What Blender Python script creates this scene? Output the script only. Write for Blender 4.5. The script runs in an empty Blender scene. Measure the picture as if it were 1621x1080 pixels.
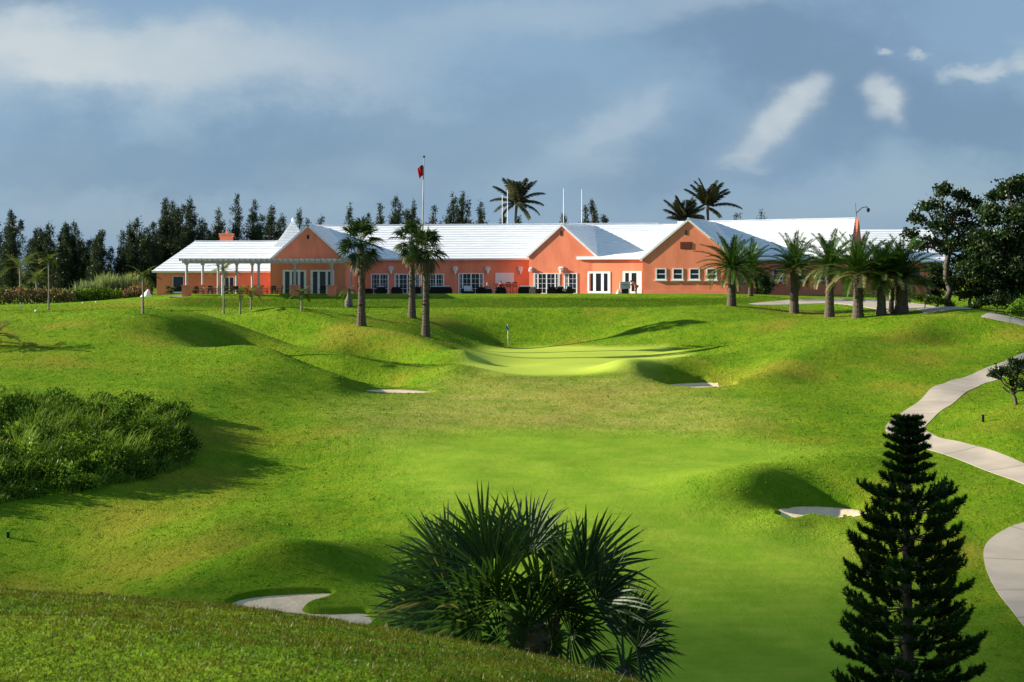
import bpy, math, random
import numpy as np
from mathutils import Vector, Matrix

R = math.radians
F, CX, HY = 2701.7, 810.5, 430.0          # focal length, centre and horizon of a 1621 px wide frame
scene = bpy.context.scene
COL = scene.collection
rng = np.random.default_rng(7)
random.seed(7)

SUN_EL, SUN_FRONT = 19.0, -8.0           # sun low on the left, a little behind the clubhouse
SUNV = np.array([-math.cos(R(SUN_EL)) * math.cos(R(SUN_FRONT)), -math.cos(R(SUN_EL)) * math.sin(R(SUN_FRONT)), math.sin(R(SUN_EL))])


def pt(px, py, d):
    return np.array([(px - CX) / F * d, d, (HY - py) / F * d])


# ------------------------------------------------------------------ mesh building
class MB:
    def __init__(s):
        s.v, s.q, s.t, s.ti, s.n = [], [], [], [], 0

    def add(s, v, q=None, t=None, tint=0.5):
        v = np.asarray(v, float).reshape(-1, 3)
        s.v.append(v)
        if q is not None and len(q):
            s.q.append(np.asarray(q, np.int64).reshape(-1, 4) + s.n)
        if t is not None and len(t):
            s.t.append(np.asarray(t, np.int64).reshape(-1, 3) + s.n)
        s.ti.append(np.broadcast_to(np.asarray(tint, float), (len(v),)).copy())
        s.n += len(v)
        return s

    def join(s, o, M=None, off=None):
        for v, ti in [(np.concatenate(o.v), np.concatenate(o.ti))] if o.v else []:
            if M is not None:
                v = v @ np.asarray(M).T
            if off is not None:
                v = v + off
            q = np.concatenate(o.q) if o.q else None
            t = np.concatenate(o.t) if o.t else None
            s.add(v, q, t, ti)
        return s

    def box(s, x0, x1, y0, y1, z0, z1, tint=0.5, M=None, off=None):
        v = np.array([(x, y, z) for z in (z0, z1) for x, y in ((x0, y0), (x1, y0), (x1, y1), (x0, y1))], float)
        if M is not None:
            v = v @ np.asarray(M).T
        if off is not None:
            v = v + off
        return s.add(v, [(3, 2, 1, 0), (4, 5, 6, 7), (0, 1, 5, 4), (1, 2, 6, 5), (2, 3, 7, 6), (3, 0, 4, 7)], tint=tint)

    def tube(s, pts, rad, n=8, cap=True, tint=0.5):
        pts = np.asarray(pts, float)
        m = len(pts)
        rad = np.broadcast_to(np.asarray(rad, float), (m,))
        tg = np.gradient(pts, axis=0)
        tg /= np.linalg.norm(tg, axis=1)[:, None] + 1e-12
        ref = np.array([0, 0, 1.0]) if abs(tg[:, 2]).mean() < .9 else np.array([1.0, 0, 0])
        a = np.cross(tg, ref)
        a /= np.linalg.norm(a, axis=1)[:, None] + 1e-12
        b = np.cross(tg, a)
        th = np.linspace(0, 2 * np.pi, n, endpoint=False)
        ring = np.cos(th)[None, :, None] * a[:, None] + np.sin(th)[None, :, None] * b[:, None]
        v = (pts[:, None] + ring * rad[:, None, None]).reshape(-1, 3)
        i, j = np.meshgrid(np.arange(m - 1), np.arange(n), indexing='ij')
        k = (j + 1) % n
        q = np.stack([i * n + j, (i + 1) * n + j, (i + 1) * n + k, i * n + k], -1).reshape(-1, 4)
        t = None
        if cap:
            v = np.vstack([v, pts[0], pts[-1]])
            c0, c1 = m * n, m * n + 1
            t = [(c0, jj, (jj + 1) % n) for jj in range(n)] + [(c1, (m - 1) * n + (jj + 1) % n, (m - 1) * n + jj) for jj in range(n)]
        return s.add(v, q, t, tint)

    def lathe(s, prof, n=16, off=(0, 0, 0), tint=0.5):
        """prof: list of (r, z), turned round a vertical axis"""
        prof = np.asarray(prof, float)
        m = len(prof)
        th = np.linspace(0, 2 * np.pi, n, endpoint=False)
        v = np.stack([prof[:, None, 0] * np.cos(th), prof[:, None, 0] * np.sin(th), np.repeat(prof[:, 1:2], n, 1)], -1).reshape(-1, 3) + np.asarray(off, float)
        i, j = np.meshgrid(np.arange(m - 1), np.arange(n), indexing='ij')
        k = (j + 1) % n
        q = np.stack([i * n + j, i * n + k, (i + 1) * n + k, (i + 1) * n + j], -1).reshape(-1, 4)
        return s.add(v, q, None, tint)

    def build(s, name, mat, parent=None, smooth=False, world=False, label=None):
        v = np.concatenate(s.v) if s.v else np.zeros((0, 3))
        if world and parent is not None:
            p, o = parent, np.zeros(3)
            while p is not None:
                o += np.array(p.location)
                p = p.parent
            v = v - o
        q = np.concatenate(s.q) if s.q else np.zeros((0, 4), np.int64)
        t = np.concatenate(s.t) if s.t else np.zeros((0, 3), np.int64)
        me = bpy.data.meshes.new(name)
        me.vertices.add(len(v))
        me.vertices.foreach_set('co', v.astype(np.float32).ravel())
        idx = np.concatenate([q.ravel(), t.ravel()]).astype(np.int32)
        me.loops.add(len(idx))
        me.loops.foreach_set('vertex_index', idx)
        np_ = len(q) + len(t)
        me.polygons.add(np_)
        start = np.concatenate([np.arange(len(q)) * 4, len(q) * 4 + np.arange(len(t)) * 3]).astype(np.int32)
        me.polygons.foreach_set('loop_start', start)
        me.polygons.foreach_set('use_smooth', np.full(np_, smooth, bool))
        at = me.attributes.new('tint', 'FLOAT', 'POINT')
        at.data.foreach_set('value', np.concatenate(s.ti).astype(np.float32))
        me.update(calc_edges=True)
        if mat is not None:
            me.materials.append(mat)
        o = bpy.data.objects.new(name, me)
        COL.objects.link(o)
        if parent is not None:
            o.parent = parent
        if label:
            o['label'] = label
        return o


def thing(name, label, cat, loc=(0, 0, 0), rz=0.0, group=None, kind=None):
    o = bpy.data.objects.new(name, None)
    o.empty_display_size = 0.3
    COL.objects.link(o)
    o.location = Vector([float(c) for c in loc])
    o.rotation_euler = (0, 0, rz)
    tag(o, label, cat, group, kind)
    return o


def tag(o, label=None, cat=None, group=None, kind=None):
    if label: o['label'] = label
    if cat: o['category'] = cat
    if group: o['group'] = group
    if kind: o['kind'] = kind
    return o


def dup(root, loc, rz=0.0, label=None, scale=1.0):
    def cp(o, par):
        c = o.copy()
        COL.objects.link(c)
        if par is not None:
            c.parent = par
        for ch in [x for x in bpy.data.objects if x.parent == o]:
            cp(ch, c)
        return c
    c = cp(root, None)
    c.location = Vector([float(k) for k in loc])
    c.rotation_euler = (0, 0, rz)
    c.scale = (scale,) * 3
    if label: c['label'] = label
    return c


def rotz(a):
    c, s = math.cos(a), math.sin(a)
    return np.array([[c, -s, 0], [s, c, 0], [0, 0, 1.0]])


# ------------------------------------------------------------------ materials
def new_mat(name):
    m = bpy.data.materials.new(name)
    m.use_nodes = True
    nt = m.node_tree
    nt.nodes.clear()
    out = nt.nodes.new('ShaderNodeOutputMaterial')
    return m, nt, out


def nd(nt, typ, **kw):
    n = nt.nodes.new(typ)
    for k, v in kw.items():
        if k.startswith('i_'):
            key = k[2:]
            n.inputs[int(key) if key.isdigit() else key.replace('_', ' ')].default_value = v
        else:
            setattr(n, k, v)
    return n


def L(nt, a, b):
    nt.links.new(a, b)


def mixc(nt, fac, a, b, blend='MIX'):
    n = nt.nodes.new('ShaderNodeMix')
    n.data_type = 'RGBA'
    n.blend_type = blend
    for s, val in ((n.inputs[0], fac), (n.inputs[6], a), (n.inputs[7], b)):
        if hasattr(val, 'is_output'):
            nt.links.new(val, s)
        elif isinstance(val, (int, float)):
            s.default_value = val
        else:
            s.default_value = (*val, 1.0)
    return n.outputs[2]


def mth(nt, op, a, b=0.0, c=None, clamp=False):
    n = nt.nodes.new('ShaderNodeMath')
    n.operation = op
    n.use_clamp = clamp
    for s, val in zip(n.inputs, (a, b, c)):
        if val is None: continue
        if hasattr(val, 'is_output'):
            nt.links.new(val, s)
        else:
            s.default_value = val
    return n.outputs[0]


def ramp(nt, fac, lo, hi):
    n = nt.nodes.new('ShaderNodeMapRange')
    n.inputs[1].default_value, n.inputs[2].default_value = lo, hi
    n.interpolation_type = 'SMOOTHSTEP'
    nt.links.new(fac, n.inputs[0])
    return n.outputs[0]


def noise(nt, vec, scale, detail=4.0, rough=0.55):
    n = nt.nodes.new('ShaderNodeTexNoise')
    n.inputs['Scale'].default_value = scale
    n.inputs['Detail'].default_value = detail
    n.inputs['Roughness'].default_value = rough
    if vec is not None:
        nt.links.new(vec, n.inputs['Vector'])
    return n.outputs['Fac']


def objvec(nt, scale=None):
    tc = nt.nodes.new('ShaderNodeTexCoord')
    if scale is None:
        return tc.outputs['Object']
    mp = nt.nodes.new('ShaderNodeMapping')
    mp.inputs['Scale'].default_value = scale
    nt.links.new(tc.outputs['Object'], mp.inputs['Vector'])
    return mp.outputs['Vector']


def plain(name, col, rough=0.7, var=0.15, nscale=3.0, bump=0.0, bscale=20.0, spec=0.3, metal=0.0, col2=None, stretch=None):
    m, nt, out = new_mat(name)
    b = nd(nt, 'ShaderNodeBsdfPrincipled')
    b.inputs['Roughness'].default_value = rough
    b.inputs['Specular IOR Level'].default_value = spec
    b.inputs['Metallic'].default_value = metal
    vec = objvec(nt, stretch)
    n1 = noise(nt, vec, nscale)
    c2 = col2 if col2 is not None else tuple(c * (1 - var * 2) for c in col)
    c = mixc(nt, ramp(nt, n1, .3, .7), col, c2)
    L(nt, c, b.inputs['Base Color'])
    if bump:
        bp = nd(nt, 'ShaderNodeBump', i_Strength=bump, i_Distance=0.02)
        L(nt, noise(nt, vec, bscale), bp.inputs['Height'])
        L(nt, bp.outputs[0], b.inputs['Normal'])
    L(nt, b.outputs[0], out.inputs[0])
    return m


def leafmat(name, a, b, dry=None, transl=0.3, gloss=0.06, rough=0.4):
    """leaf colour runs from a to b with the tint of each leaf; tint above 0.8 goes to the dry colour"""
    m, nt, out = new_mat(name)
    at = nd(nt, 'ShaderNodeAttribute', attribute_name='tint')
    c = mixc(nt, ramp(nt, at.outputs['Fac'], 0.0, 0.75), a, b)
    if dry is not None:
        c = mixc(nt, ramp(nt, at.outputs['Fac'], 0.8, 1.0), c, dry)
    d = nd(nt, 'ShaderNodeBsdfDiffuse')
    t = nd(nt, 'ShaderNodeBsdfTranslucent')
    L(nt, c, d.inputs[0])
    L(nt, mixc(nt, 1.0, c, (1.15, 1.1, .6), 'MULTIPLY'), t.inputs[0])
    mx = nd(nt, 'ShaderNodeMixShader', i_0=transl)
    L(nt, d.outputs[0], mx.inputs[1])
    L(nt, t.outputs[0], mx.inputs[2])
    g = nd(nt, 'ShaderNodeBsdfGlossy', i_Roughness=rough)
    g.inputs[0].default_value = (.35, .38, .34, 1)
    mx2 = nd(nt, 'ShaderNodeMixShader', i_0=gloss)
    L(nt, mx.outputs[0], mx2.inputs[1])
    L(nt, g.outputs[0], mx2.inputs[2])
    L(nt, mx2.outputs[0], out.inputs[0])
    return m
# ------------------------------------------------------------------ camera, sun, sky
cam_d = bpy.data.cameras.new('camera')
cam = bpy.data.objects.new('camera', cam_d)
COL.objects.link(cam)
scene.camera = cam
cam.location = (0, 0, 0)
cam.rotation_euler = (R(90), 0, 0)
cam_d.lens, cam_d.sensor_width = 60.0, 36.0
cam_d.shift_y = -110.0 / 1621.0
cam_d.clip_start, cam_d.clip_end = 0.3, 20000
cam_d.dof.use_dof = True
cam_d.dof.focus_distance = 95.0
cam_d.dof.aperture_fstop = 9.0

sl = bpy.data.lights.new('sun', 'SUN')
sl.energy, sl.angle, sl.color = 5.0, R(0.5), (1.0, 0.91, 0.76)
sun = bpy.data.objects.new('sun', sl)
COL.objects.link(sun)
sun.rotation_euler = Vector(SUNV).to_track_quat('Z', 'Y').to_euler()
sun.location = (-60, 20, 60)

EXPO, SKY_S = 1.3, 0.05
world = bpy.data.worlds.new('World')
scene.world = world
world.use_nodes = True


def build_sky():
    nt = world.node_tree
    nt.nodes.clear()
    out = nd(nt, 'ShaderNodeOutputWorld')
    bg = nd(nt, 'ShaderNodeBackground', i_Strength=SKY_S)
    sky = nd(nt, 'ShaderNodeTexSky', sky_type='NISHITA', sun_disc=False)
    sky.sun_elevation = R(SUN_EL)
    sky.sun_rotation = math.atan2(SUNV[0], SUNV[1])
    sky.air_density, sky.dust_density, sky.ozone_density = 1.0, 0.6, 2.0
    tc = nd(nt, 'ShaderNodeTexCoord')
    sp = nd(nt, 'ShaderNodeSeparateXYZ')
    L(nt, tc.outputs['Generated'], sp.inputs[0])
    # clouds lie on the dome: direction -> slope to the side (u) and slope up (v), both in units of 1000 px
    yy = mth(nt, 'MAXIMUM', sp.outputs[1], 0.05)
    u0 = mth(nt, 'MULTIPLY', mth(nt, 'DIVIDE', sp.outputs[0], yy), 2.7017)
    v0 = mth(nt, 'MULTIPLY', mth(nt, 'DIVIDE', sp.outputs[2], yy), 2.7017)
    cb = nd(nt, 'ShaderNodeCombineXYZ')
    L(nt, u0, cb.inputs[0])
    L(nt, mth(nt, 'MULTIPLY', v0, 1.6), cb.inputs[1])
    cv = cb.outputs[0]
    w1 = mth(nt, 'SUBTRACT', noise(nt, cv, 3.5, 6, .6), 0.5)
    sh = nd(nt, 'ShaderNodeVectorMath', operation='ADD')
    L(nt, cv, sh.inputs[0])
    sh.inputs[1].default_value = (7.3, 3.1, 1.7)
    w2 = mth(nt, 'SUBTRACT', noise(nt, sh.outputs[0], 4.0, 6, .6), 0.5)
    fine = noise(nt, cv, 9.0, 8, .62)
    broad = noise(nt, sh.outputs[0], 2.2, 5, .55)

    def blob(px, py, sx, sy, ang=0.0, warp=0.25, edge=(0.25, 0.75), tex=0.9):
        u = mth(nt, 'SUBTRACT', mth(nt, 'ADD', u0, mth(nt, 'MULTIPLY', w1, warp)), (px - CX) / 1000)
        v = mth(nt, 'SUBTRACT', mth(nt, 'ADD', v0, mth(nt, 'MULTIPLY', w2, warp)), (HY - py) / 1000)
        c, s = math.cos(R(ang)), math.sin(R(ang))
        a = mth(nt, 'DIVIDE', mth(nt, 'ADD', mth(nt, 'MULTIPLY', u, c), mth(nt, 'MULTIPLY', v, s)), sx / 1000)
        b = mth(nt, 'DIVIDE', mth(nt, 'SUBTRACT', mth(nt, 'MULTIPLY', v, c), mth(nt, 'MULTIPLY', u, s)), sy / 1000)
        r2 = mth(nt, 'ADD', mth(nt, 'MULTIPLY', a, a), mth(nt, 'MULTIPLY', b, b))
        e = mth(nt, 'EXPONENT', mth(nt, 'MULTIPLY', r2, -1.0))
        e = mth(nt, 'ADD', e, mth(nt, 'MULTIPLY', mth(nt, 'SUBTRACT', fine, 0.5), mth(nt, 'MULTIPLY', e, tex)))
        return ramp(nt, e, *edge)

    def over(c, m, col, amt):
        return mixc(nt, mth(nt, 'MULTIPLY', m, amt, clamp=True), c, tuple(x / SKY_S / 2 ** EXPO for x in col))

    # clear sky dims a little away from the sun's side; a broken grey-blue layer lies over it
    c = mixc(nt, 1.0, sky.outputs[0], SKY_TINT, 'MULTIPLY')
    veil = mth(nt, 'ADD', .72, mth(nt, 'MULTIPLY', ramp(nt, broad, .35, .7), .25))
    low = ramp(nt, v0, .22, .0)
    c = over(c, mth(nt, 'MAXIMUM', veil, low), VEIL, .95)
    # grey-blue banks
    for px, py, sx, sy, a, amt in CLOUD_DARK:
        c = over(c, blob(px, py, sx, sy, a, .3, (.05, .95), .6), DARK_C, amt)
    for px, py, sx, sy, a, amt, col in CLOUD_LIGHT:
        c = over(c, blob(px, py, sx, sy, a, .17, (.05, 1.1), .75), col, amt)
    for px, py, sx, sy, a, amt, col in CLOUD_PUFF:
        c = over(c, blob(px, py, sx, sy, a, .11, (.02, .85), 1.6), col, amt)
    L(nt, c, bg.inputs[0])
    L(nt, bg.outputs[0], out.inputs[0])


SKY_TINT = (.9, .95, 1.0)
DARK_C = (.172, .278, .42)
VEIL = (.245, .39, .565)
CLOUD_DARK = [(1250, 90, 260, 110, -10, .8), (1500, 190, 260, 90, 5, .7), (1150, 250, 260, 80, 0, .5), (300, 260, 420, 80, 0, .45),
              (640, 200, 330, 60, 0, .35), (20, 10, 110, 30, 0, .6)]
W0, W1, W2 = (.63, .69, .715), (.55, .625, .675), (.42, .535, .64)
CLOUD_LIGHT = [(70, 85, 280, 75, -4, .9, W0), (340, 95, 300, 62, -6, .75, W1), (150, 125, 150, 22, 0, .5, W0), (560, 80, 260, 55, 0, .4, W2), (840, 20, 250, 45, 5, .55, W2),
               (1130, 12, 150, 30, 8, .5, W2), (1000, 185, 105, 50, 25, .35, W2), (900, 240, 130, 35, 15, .3, W2),
               (1195, 215, 120, 60, 38, .3, W2), (1400, 75, 15, 7, 0, .7, W1), (1465, 78, 20, 6, 0, .6, W1), (1550, 92, 38, 14, 25, .8, W1), (1520, 108, 26, 12, 10, .5, W1),
               (1610, 75, 30, 22, 0, .7, W1), (1640, 140, 60, 40, 0, .3, W2), (600, 255, 90, 30, 0, .2, W2), (1180, 270, 30, 10, 0, .4, W2), (1400, 320, 300, 40, 0, .25, W2), (200, 330, 400, 30, 0, .2, W2)]
CLOUD_PUFF = [(1292, 140, 36, 25, 20, .75, W1), (1255, 165, 42, 28, 30, .8, W1), (1222, 192, 36, 26, 30, .7, W1), (1190, 222, 34, 22, 30, .5, W1), (1168, 250, 26, 16, 0, .35, W1),
              (1398, 138, 22, 22, 0, .75, W1), (1420, 165, 28, 28, 0, .9, W1), (1400, 186, 20, 16, 0, .5, W1), (1428, 195, 16, 20, 0, .45, W1),
              (1032, 165, 20, 26, 0, .45, W2), (1000, 185, 34, 20, 10, .5, W2), (960, 203, 34, 20, 10, .45, W2), (920, 225, 44, 20, 10, .35, W2)]
build_sky()
scene.view_settings.view_transform = 'Standard'
scene.view_settings.look = 'None'
scene.view_settings.exposure = EXPO
# ------------------------------------------------------------------ terrain: heights through surveyed points
CP = []          # (px, d, z)


def cp(*rows):
    for px, py, d in rows:
        CP.append((px, d, (HY - py) / F * d))


def cz(d, z, *pxs):
    for px in pxs:
        CP.append((px, d, z))


# far ground and the level the clubhouse stands on
cz(260, -3.4, -700, -300, 0, 300, 800, 1300, 1700, 2300)
cz(200, -2.6, 300, 600, 900, 1200, 1500)
cz(200, -3.6, -700, -300, 0, 150); cz(200, -3.0, 1700, 2300)
cz(172, -2.25, 260, 500, 750, 1000, 1250, 1450)
cz(160, -2.22, 260, 400, 550, 700, 850, 1000, 1150, 1300, 1450)
cz(150, -2.22, 300, 400, 500, 600, 700, 800, 900, 1000, 1100, 1200)
cp((60, 484.5, 150), (150, 480, 152), (240, 474, 153), (-60, 492, 147), (-400, 500, 145))
cz(172, -3.3, -400, -100, 60, 150)
# swale below the terrace, crest in front of it
cz(148.2, -2.55, 380, 480, 580, 680, 780, 880, 980, 1080)
cz(145, -3.05, 340, 430, 520, 620, 720, 820, 920, 1020, 1100)
cz(144, -2.85, 1180)
cp((500, 487, 134.5), (600, 490, 134.5), (700, 491.5, 134.5), (800, 491.5, 134.5), (900, 490.5, 134.5), (1000, 488.5, 135), (1080, 486, 135), (1150, 483, 136), (1200, 486, 135))
cp((320, 495, 131), (380, 488, 132), (430, 485.5, 133))
# bank down to the green
cp((800, 520, 129.3), (900, 520, 129.3), (1000, 518, 128.5), (760, 530, 126), (700, 520, 126))
cp((760, 549, 123), (850, 549, 124), (950, 548, 123), (1040, 546, 121.5))
cp((1080, 515, 127), (1090, 543, 119.5), (1150, 510, 127), (1180, 528, 119.5), (1230, 505, 127), (1250, 518, 120))
# putting green
cp((780, 560, 114), (900, 559, 114), (1020, 560, 113), (770, 575, 103), (870, 575, 103), (980, 575, 102), (1050, 567, 106), (780, 590, 93.5), (870, 593, 92.5), (950, 590, 93), (750, 568, 105))
# left: mound with tee markers, its ridge running down right to the bunker
cp((-300, 496, 104), (-100, 493, 105), (0, 492.5, 105), (100, 493.5, 105), (200, 495.5, 105), (280, 502, 104), (333, 513, 103), (383, 529, 101), (433, 544, 99), (483, 557, 97), (540, 565.5, 95.5), (607, 571.5, 94), (673, 574, 92.5), (713, 579, 91), (745, 597, 88.8))
cz(126, -3.35, -100, 50, 150, 240)
cz(122, -3.75, 300)
cz(110, -4.9, 430); cz(105, -5.3, 500, 570); cz(100, -5.35, 620)
cp((400, 501, 118), (480, 505, 116), (560, 520.5, 112.5), (620, 531, 110), (680, 543, 107), (735, 554, 104))
cp((530, 545, 107.5), (640, 556, 103))
cp((572, 514, 118.5), (652, 503, 128), (674, 531, 113.5))
# hollow with the left green-side bunker, near rim of the hollow
cz(93.5, -6.0, 445); cz(92, -6.15, 500)
cp((380, 570, 90), (430, 580, 88.5), (480, 592, 87), (540, 609, 85.6))
cp((585, 617, 86.2), (620, 616, 87), (680, 614, 87.2), (650, 600, 89.4), (560, 592, 90.5))
cp((700, 607, 87.8), (560, 630, 83.5), (650, 630, 83.8))
# slope down to the wild patch
cp((100, 520, 97), (250, 530, 95), (350, 560, 91), (0, 550, 90), (150, 565, 88), (300, 590, 85))
cp((-200, 560, 88), (-300, 700, 70), (-300, 850, 56), (0, 610, 79.5), (150, 620, 78.5), (300, 625, 79), (400, 620, 81), (480, 650, 78.5), (400, 670, 74.5), (380, 720, 68))
cp((0, 700, 69), (150, 700, 69), (280, 700, 69.5), (0, 790, 60.5), (150, 790, 60.8), (300, 760, 63.5), (450, 740, 66), (350, 820, 57.5), (450, 800, 59.5), (0, 850, 55), (150, 860, 54.5), (0, 940, 49.0), (150, 930, 50.5))
# ridge behind the near-left bunker
cp((270, 921, 50.0), (400, 889, 52.2), (500, 862, 54.2), (580, 850, 55.4), (380, 868, 55.2), (480, 842, 57.2), (560, 828, 58.3), (450, 918, 50.3), (540, 900, 51.6), (400, 940, 48.9), (500, 955, 47.9), (560, 975, 46.8), (630, 900, 52.2), (300, 960, 47.2))
# fairway
for px in (600, 750, 900, 1050):
    cp((px, 620, 86), (px, 660, 78.8), (px, 690, 73.8), (px, 740, 66.8))
for px in (700, 850, 1000, 1120):
    cp((px, 800, 60.2), (px, 900, 52.6), (px, 1000, 46.6), (px, 1080, 42.6))
cp((1180, 640, 82), (1200, 690, 73.5), (1130, 740, 66.8), (1220, 720, 69))
# right green-side bunker hollow
cp((1000, 583, 93.3), (1050, 573.5, 96), (1100, 569.5, 97.5), (1150, 567, 98.3), (1200, 567, 97.5), (1075, 590, 91.8), (1130, 588, 92.5), (1060, 605.5, 88.6), (1110, 606, 88.6), (1155, 606, 88.8), (1010, 600, 89), (1090, 622, 85.3), (1160, 618, 86))
cp((1175, 604, 88.3), (1215, 588, 91), (1260, 573, 94.2), (1310, 556, 97.8), (1240, 610, 87), (1300, 600, 89.5))
# right hill
cp((1110, 552, 114.5), (1160, 546, 112.5), (1230, 531, 111.5), (1300, 517, 112), (1350, 509, 112.5), (1400, 502, 113), (1450, 495, 113), (1500, 491, 112.5), (1560, 500, 108.5), (1600, 529, 102), (1620, 552, 98), (1700, 600, 95))
cz(119, -4.9, 1120, 1160); cz(119, -4.35, 1230)
cp((1257, 496, 133), (1312, 503, 128), (1358, 503, 126.5), (1425, 494.5, 127), (1340, 481, 144), (1240, 480, 147), (1420, 482, 143), (1500, 487, 130), (1580, 498, 124), (1620, 515, 115), (1700, 525, 113), (1900, 540, 110), (1620, 488, 137))
cp((1300, 540, 102.5), (1400, 540, 102.5), (1500, 540, 102.5), (1560, 560, 97), (1400, 600, 89.5), (1300, 650, 80.5), (1400, 650, 80.2), (1480, 600, 90), (1540, 592, 92), (1620, 590, 92))
# cart path bench and the mound right of it
cp((1450, 655, 78.6), (1415, 680, 75), (1480, 697, 72), (1560, 725, 68), (1620, 752, 64.5), (1560, 600, 90.5), (1500, 625, 84.5))
cp((1530, 662, 75.8), (1580, 648, 76.2), (1640, 640, 76), (1560, 690, 71), (1620, 700, 69.2), (1600, 625, 83.5), (1560, 635, 82), (1720, 690, 72), (1900, 700, 72))
# lower right bunker
cp((1180, 772, 62.3), (1230, 746, 65.2), (1300, 731, 66.2), (1370, 727, 66.6), (1240, 775, 61.2), (1300, 765, 62), (1350, 770, 61.8), (1240, 806, 58.8), (1300, 806, 58.9), (1345, 804, 59.2), (1400, 780, 61.3), (1420, 740, 65.8), (1200, 812, 59.1), (1290, 830, 57.9), (1400, 830, 57.8))
cp((1500, 780, 61.5), (1600, 800, 59.5), (1590, 850, 56), (1500, 850, 56), (1610, 930, 50.8), (1500, 930, 51), (1300, 900, 52.5), (1300, 1000, 46.6), (1500, 1000, 46.3), (1620, 1000, 46), (1300, 1080, 42.6), (1500, 1080, 42.4), (1700, 1080, 42), (1750, 850, 56), (1900, 900, 52))
# dell below the camera's knoll
cz(36, -10.3, 0, 300, 600, 900, 1200, 1500, 1900); cz(36, -10.0, -400)
cz(29, -9.0, -400, 0, 300); cz(29, -9.6, 700, 1000); cz(29, -10.5, 1300, 1500, 1900)
cz(22, -6.2, -400, 0, 300); cz(22, -6.6, 700); cz(22, -7.2, 1000); cz(22, -8.3, 1350, 1800)
cz(17, -4.2, -400, 0, 300); cz(17, -4.3, 650, 830); cz(17, -4.6, 980); cz(17, -6.0, 1300, 1700)
cz(13.5, -2.7, -400, 0, 300); cz(13.5, -3.0, 600); cz(13.5, -3.35, 850); cz(13.5, -3.7, 1000); cz(13.5, -4.5, 1300, 1700)
cp((-400, 947, 9.8), (-150, 950, 9.9), (0, 955, 10), (150, 964, 10.2), (300, 972, 10.4), (450, 982, 10.6), (590, 995, 10.9), (700, 1011, 11.1), (800, 1031, 11.3), (900, 1057, 11.5), (1000, 1088, 11.7), (1100, 1118, 11.8), (1250, 1190, 11.5), (1500, 1290, 11), (1800, 1360, 10.5))
cz(7.3, -1.74, -400, -100, 100, 300, 500); cz(7.5, -1.82, 700); cz(7.7, -1.98, 900); cz(7.7, -2.3, 1150, 1500); cz(7.7, -2.5, 1800)
cz(4.5, -1.70, -600, 0, 600); cz(4.5, -1.85, 1100, 2000)
cz(2.5, -1.66, -1200, 0, 800, 1600, 2800); cz(1.4, -1.64, -2000, 800, 3600)

CPA = np.array(CP, float)
AX, BX = 60.0, 42.0


def tps_kernel(d2):
    return np.where(d2 > 1e-12, 0.5 * d2 * np.log(np.maximum(d2, 1e-12)), 0.0)


def fit():
    a, b, z = CPA[:, 0] / AX, np.log(CPA[:, 1]) * BX, CPA[:, 2]
    n = len(a)
    d2 = (a[:, None] - a) ** 2 + (b[:, None] - b) ** 2
    K = tps_kernel(d2) + np.eye(n) * 0.002
    Pm = np.stack([np.ones(n), a, b], 1)
    A = np.zeros((n + 3, n + 3))
    A[:n, :n], A[:n, n:], A[n:, :n] = K, Pm, Pm.T
    # heights are solved as slopes z/d so that near and far points weigh alike in the picture
    return a, b, np.linalg.solve(A, np.concatenate([z, np.zeros(3)]))


TA, TB, TW = fit()


def _base(X, Y):
    X, Y = np.asarray(X, float).ravel(), np.asarray(Y, float).ravel()
    Yc = np.clip(Y, 1.2, 260)
    a = np.clip((X / Y * F + CX), -1400, 3000) / AX
    b = np.log(Yc) * BX
    z = np.empty(len(a))
    for i in range(0, len(a), 20000):
        s = slice(i, i + 20000)
        d2 = (a[s, None] - TA) ** 2 + (b[s, None] - TB) ** 2
        z[s] = tps_kernel(d2) @ TW[:-3] + TW[-3] + TW[-2] * a[s] + TW[-1] * b[s]
    far = np.clip((Y - 230) / 400, 0, 1)
    z = z * (1 - far) + far * (-12.0)
    return z


def smooth(x, a, b):
    t = np.clip((x - a) / (b - a), 0, 1)
    return t * t * (3 - 2 * t)


def lump(X, Y, s, seed):
    r = np.random.default_rng(seed)
    z = np.zeros_like(X)
    for k in range(7):
        an, ph = r.uniform(0, 6.28), r.uniform(0, 6.28)
        w = 6.28 / (s * r.uniform(.6, 1.6))
        z += np.sin((X * math.cos(an) + Y * math.sin(an)) * w + ph + 1.3 * np.sin((X * math.sin(an) - Y * math.cos(an)) * w * .6))
    return z / 7


def catmull(pts, n=12, closed=True):
    pts = np.asarray(pts, float)
    m = len(pts)
    out = []
    for i in range(m if closed else m - 1):
        g = lambda k: pts[k % m] if closed else pts[min(max(k, 0), m - 1)]
        p0, p1, p2, p3 = g(i - 1), g(i), g(i + 1), g(i + 2)
        for t in np.linspace(0, 1, n, endpoint=False):
            out.append(.5 * ((2 * p1) + (-p0 + p2) * t + (2 * p0 - 5 * p1 + 4 * p2 - p3) * t * t + (-p0 + 3 * p1 - 3 * p2 + p3) * t ** 3))
    if not closed:
        out.append(pts[-1])
    return np.array(out)


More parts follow.
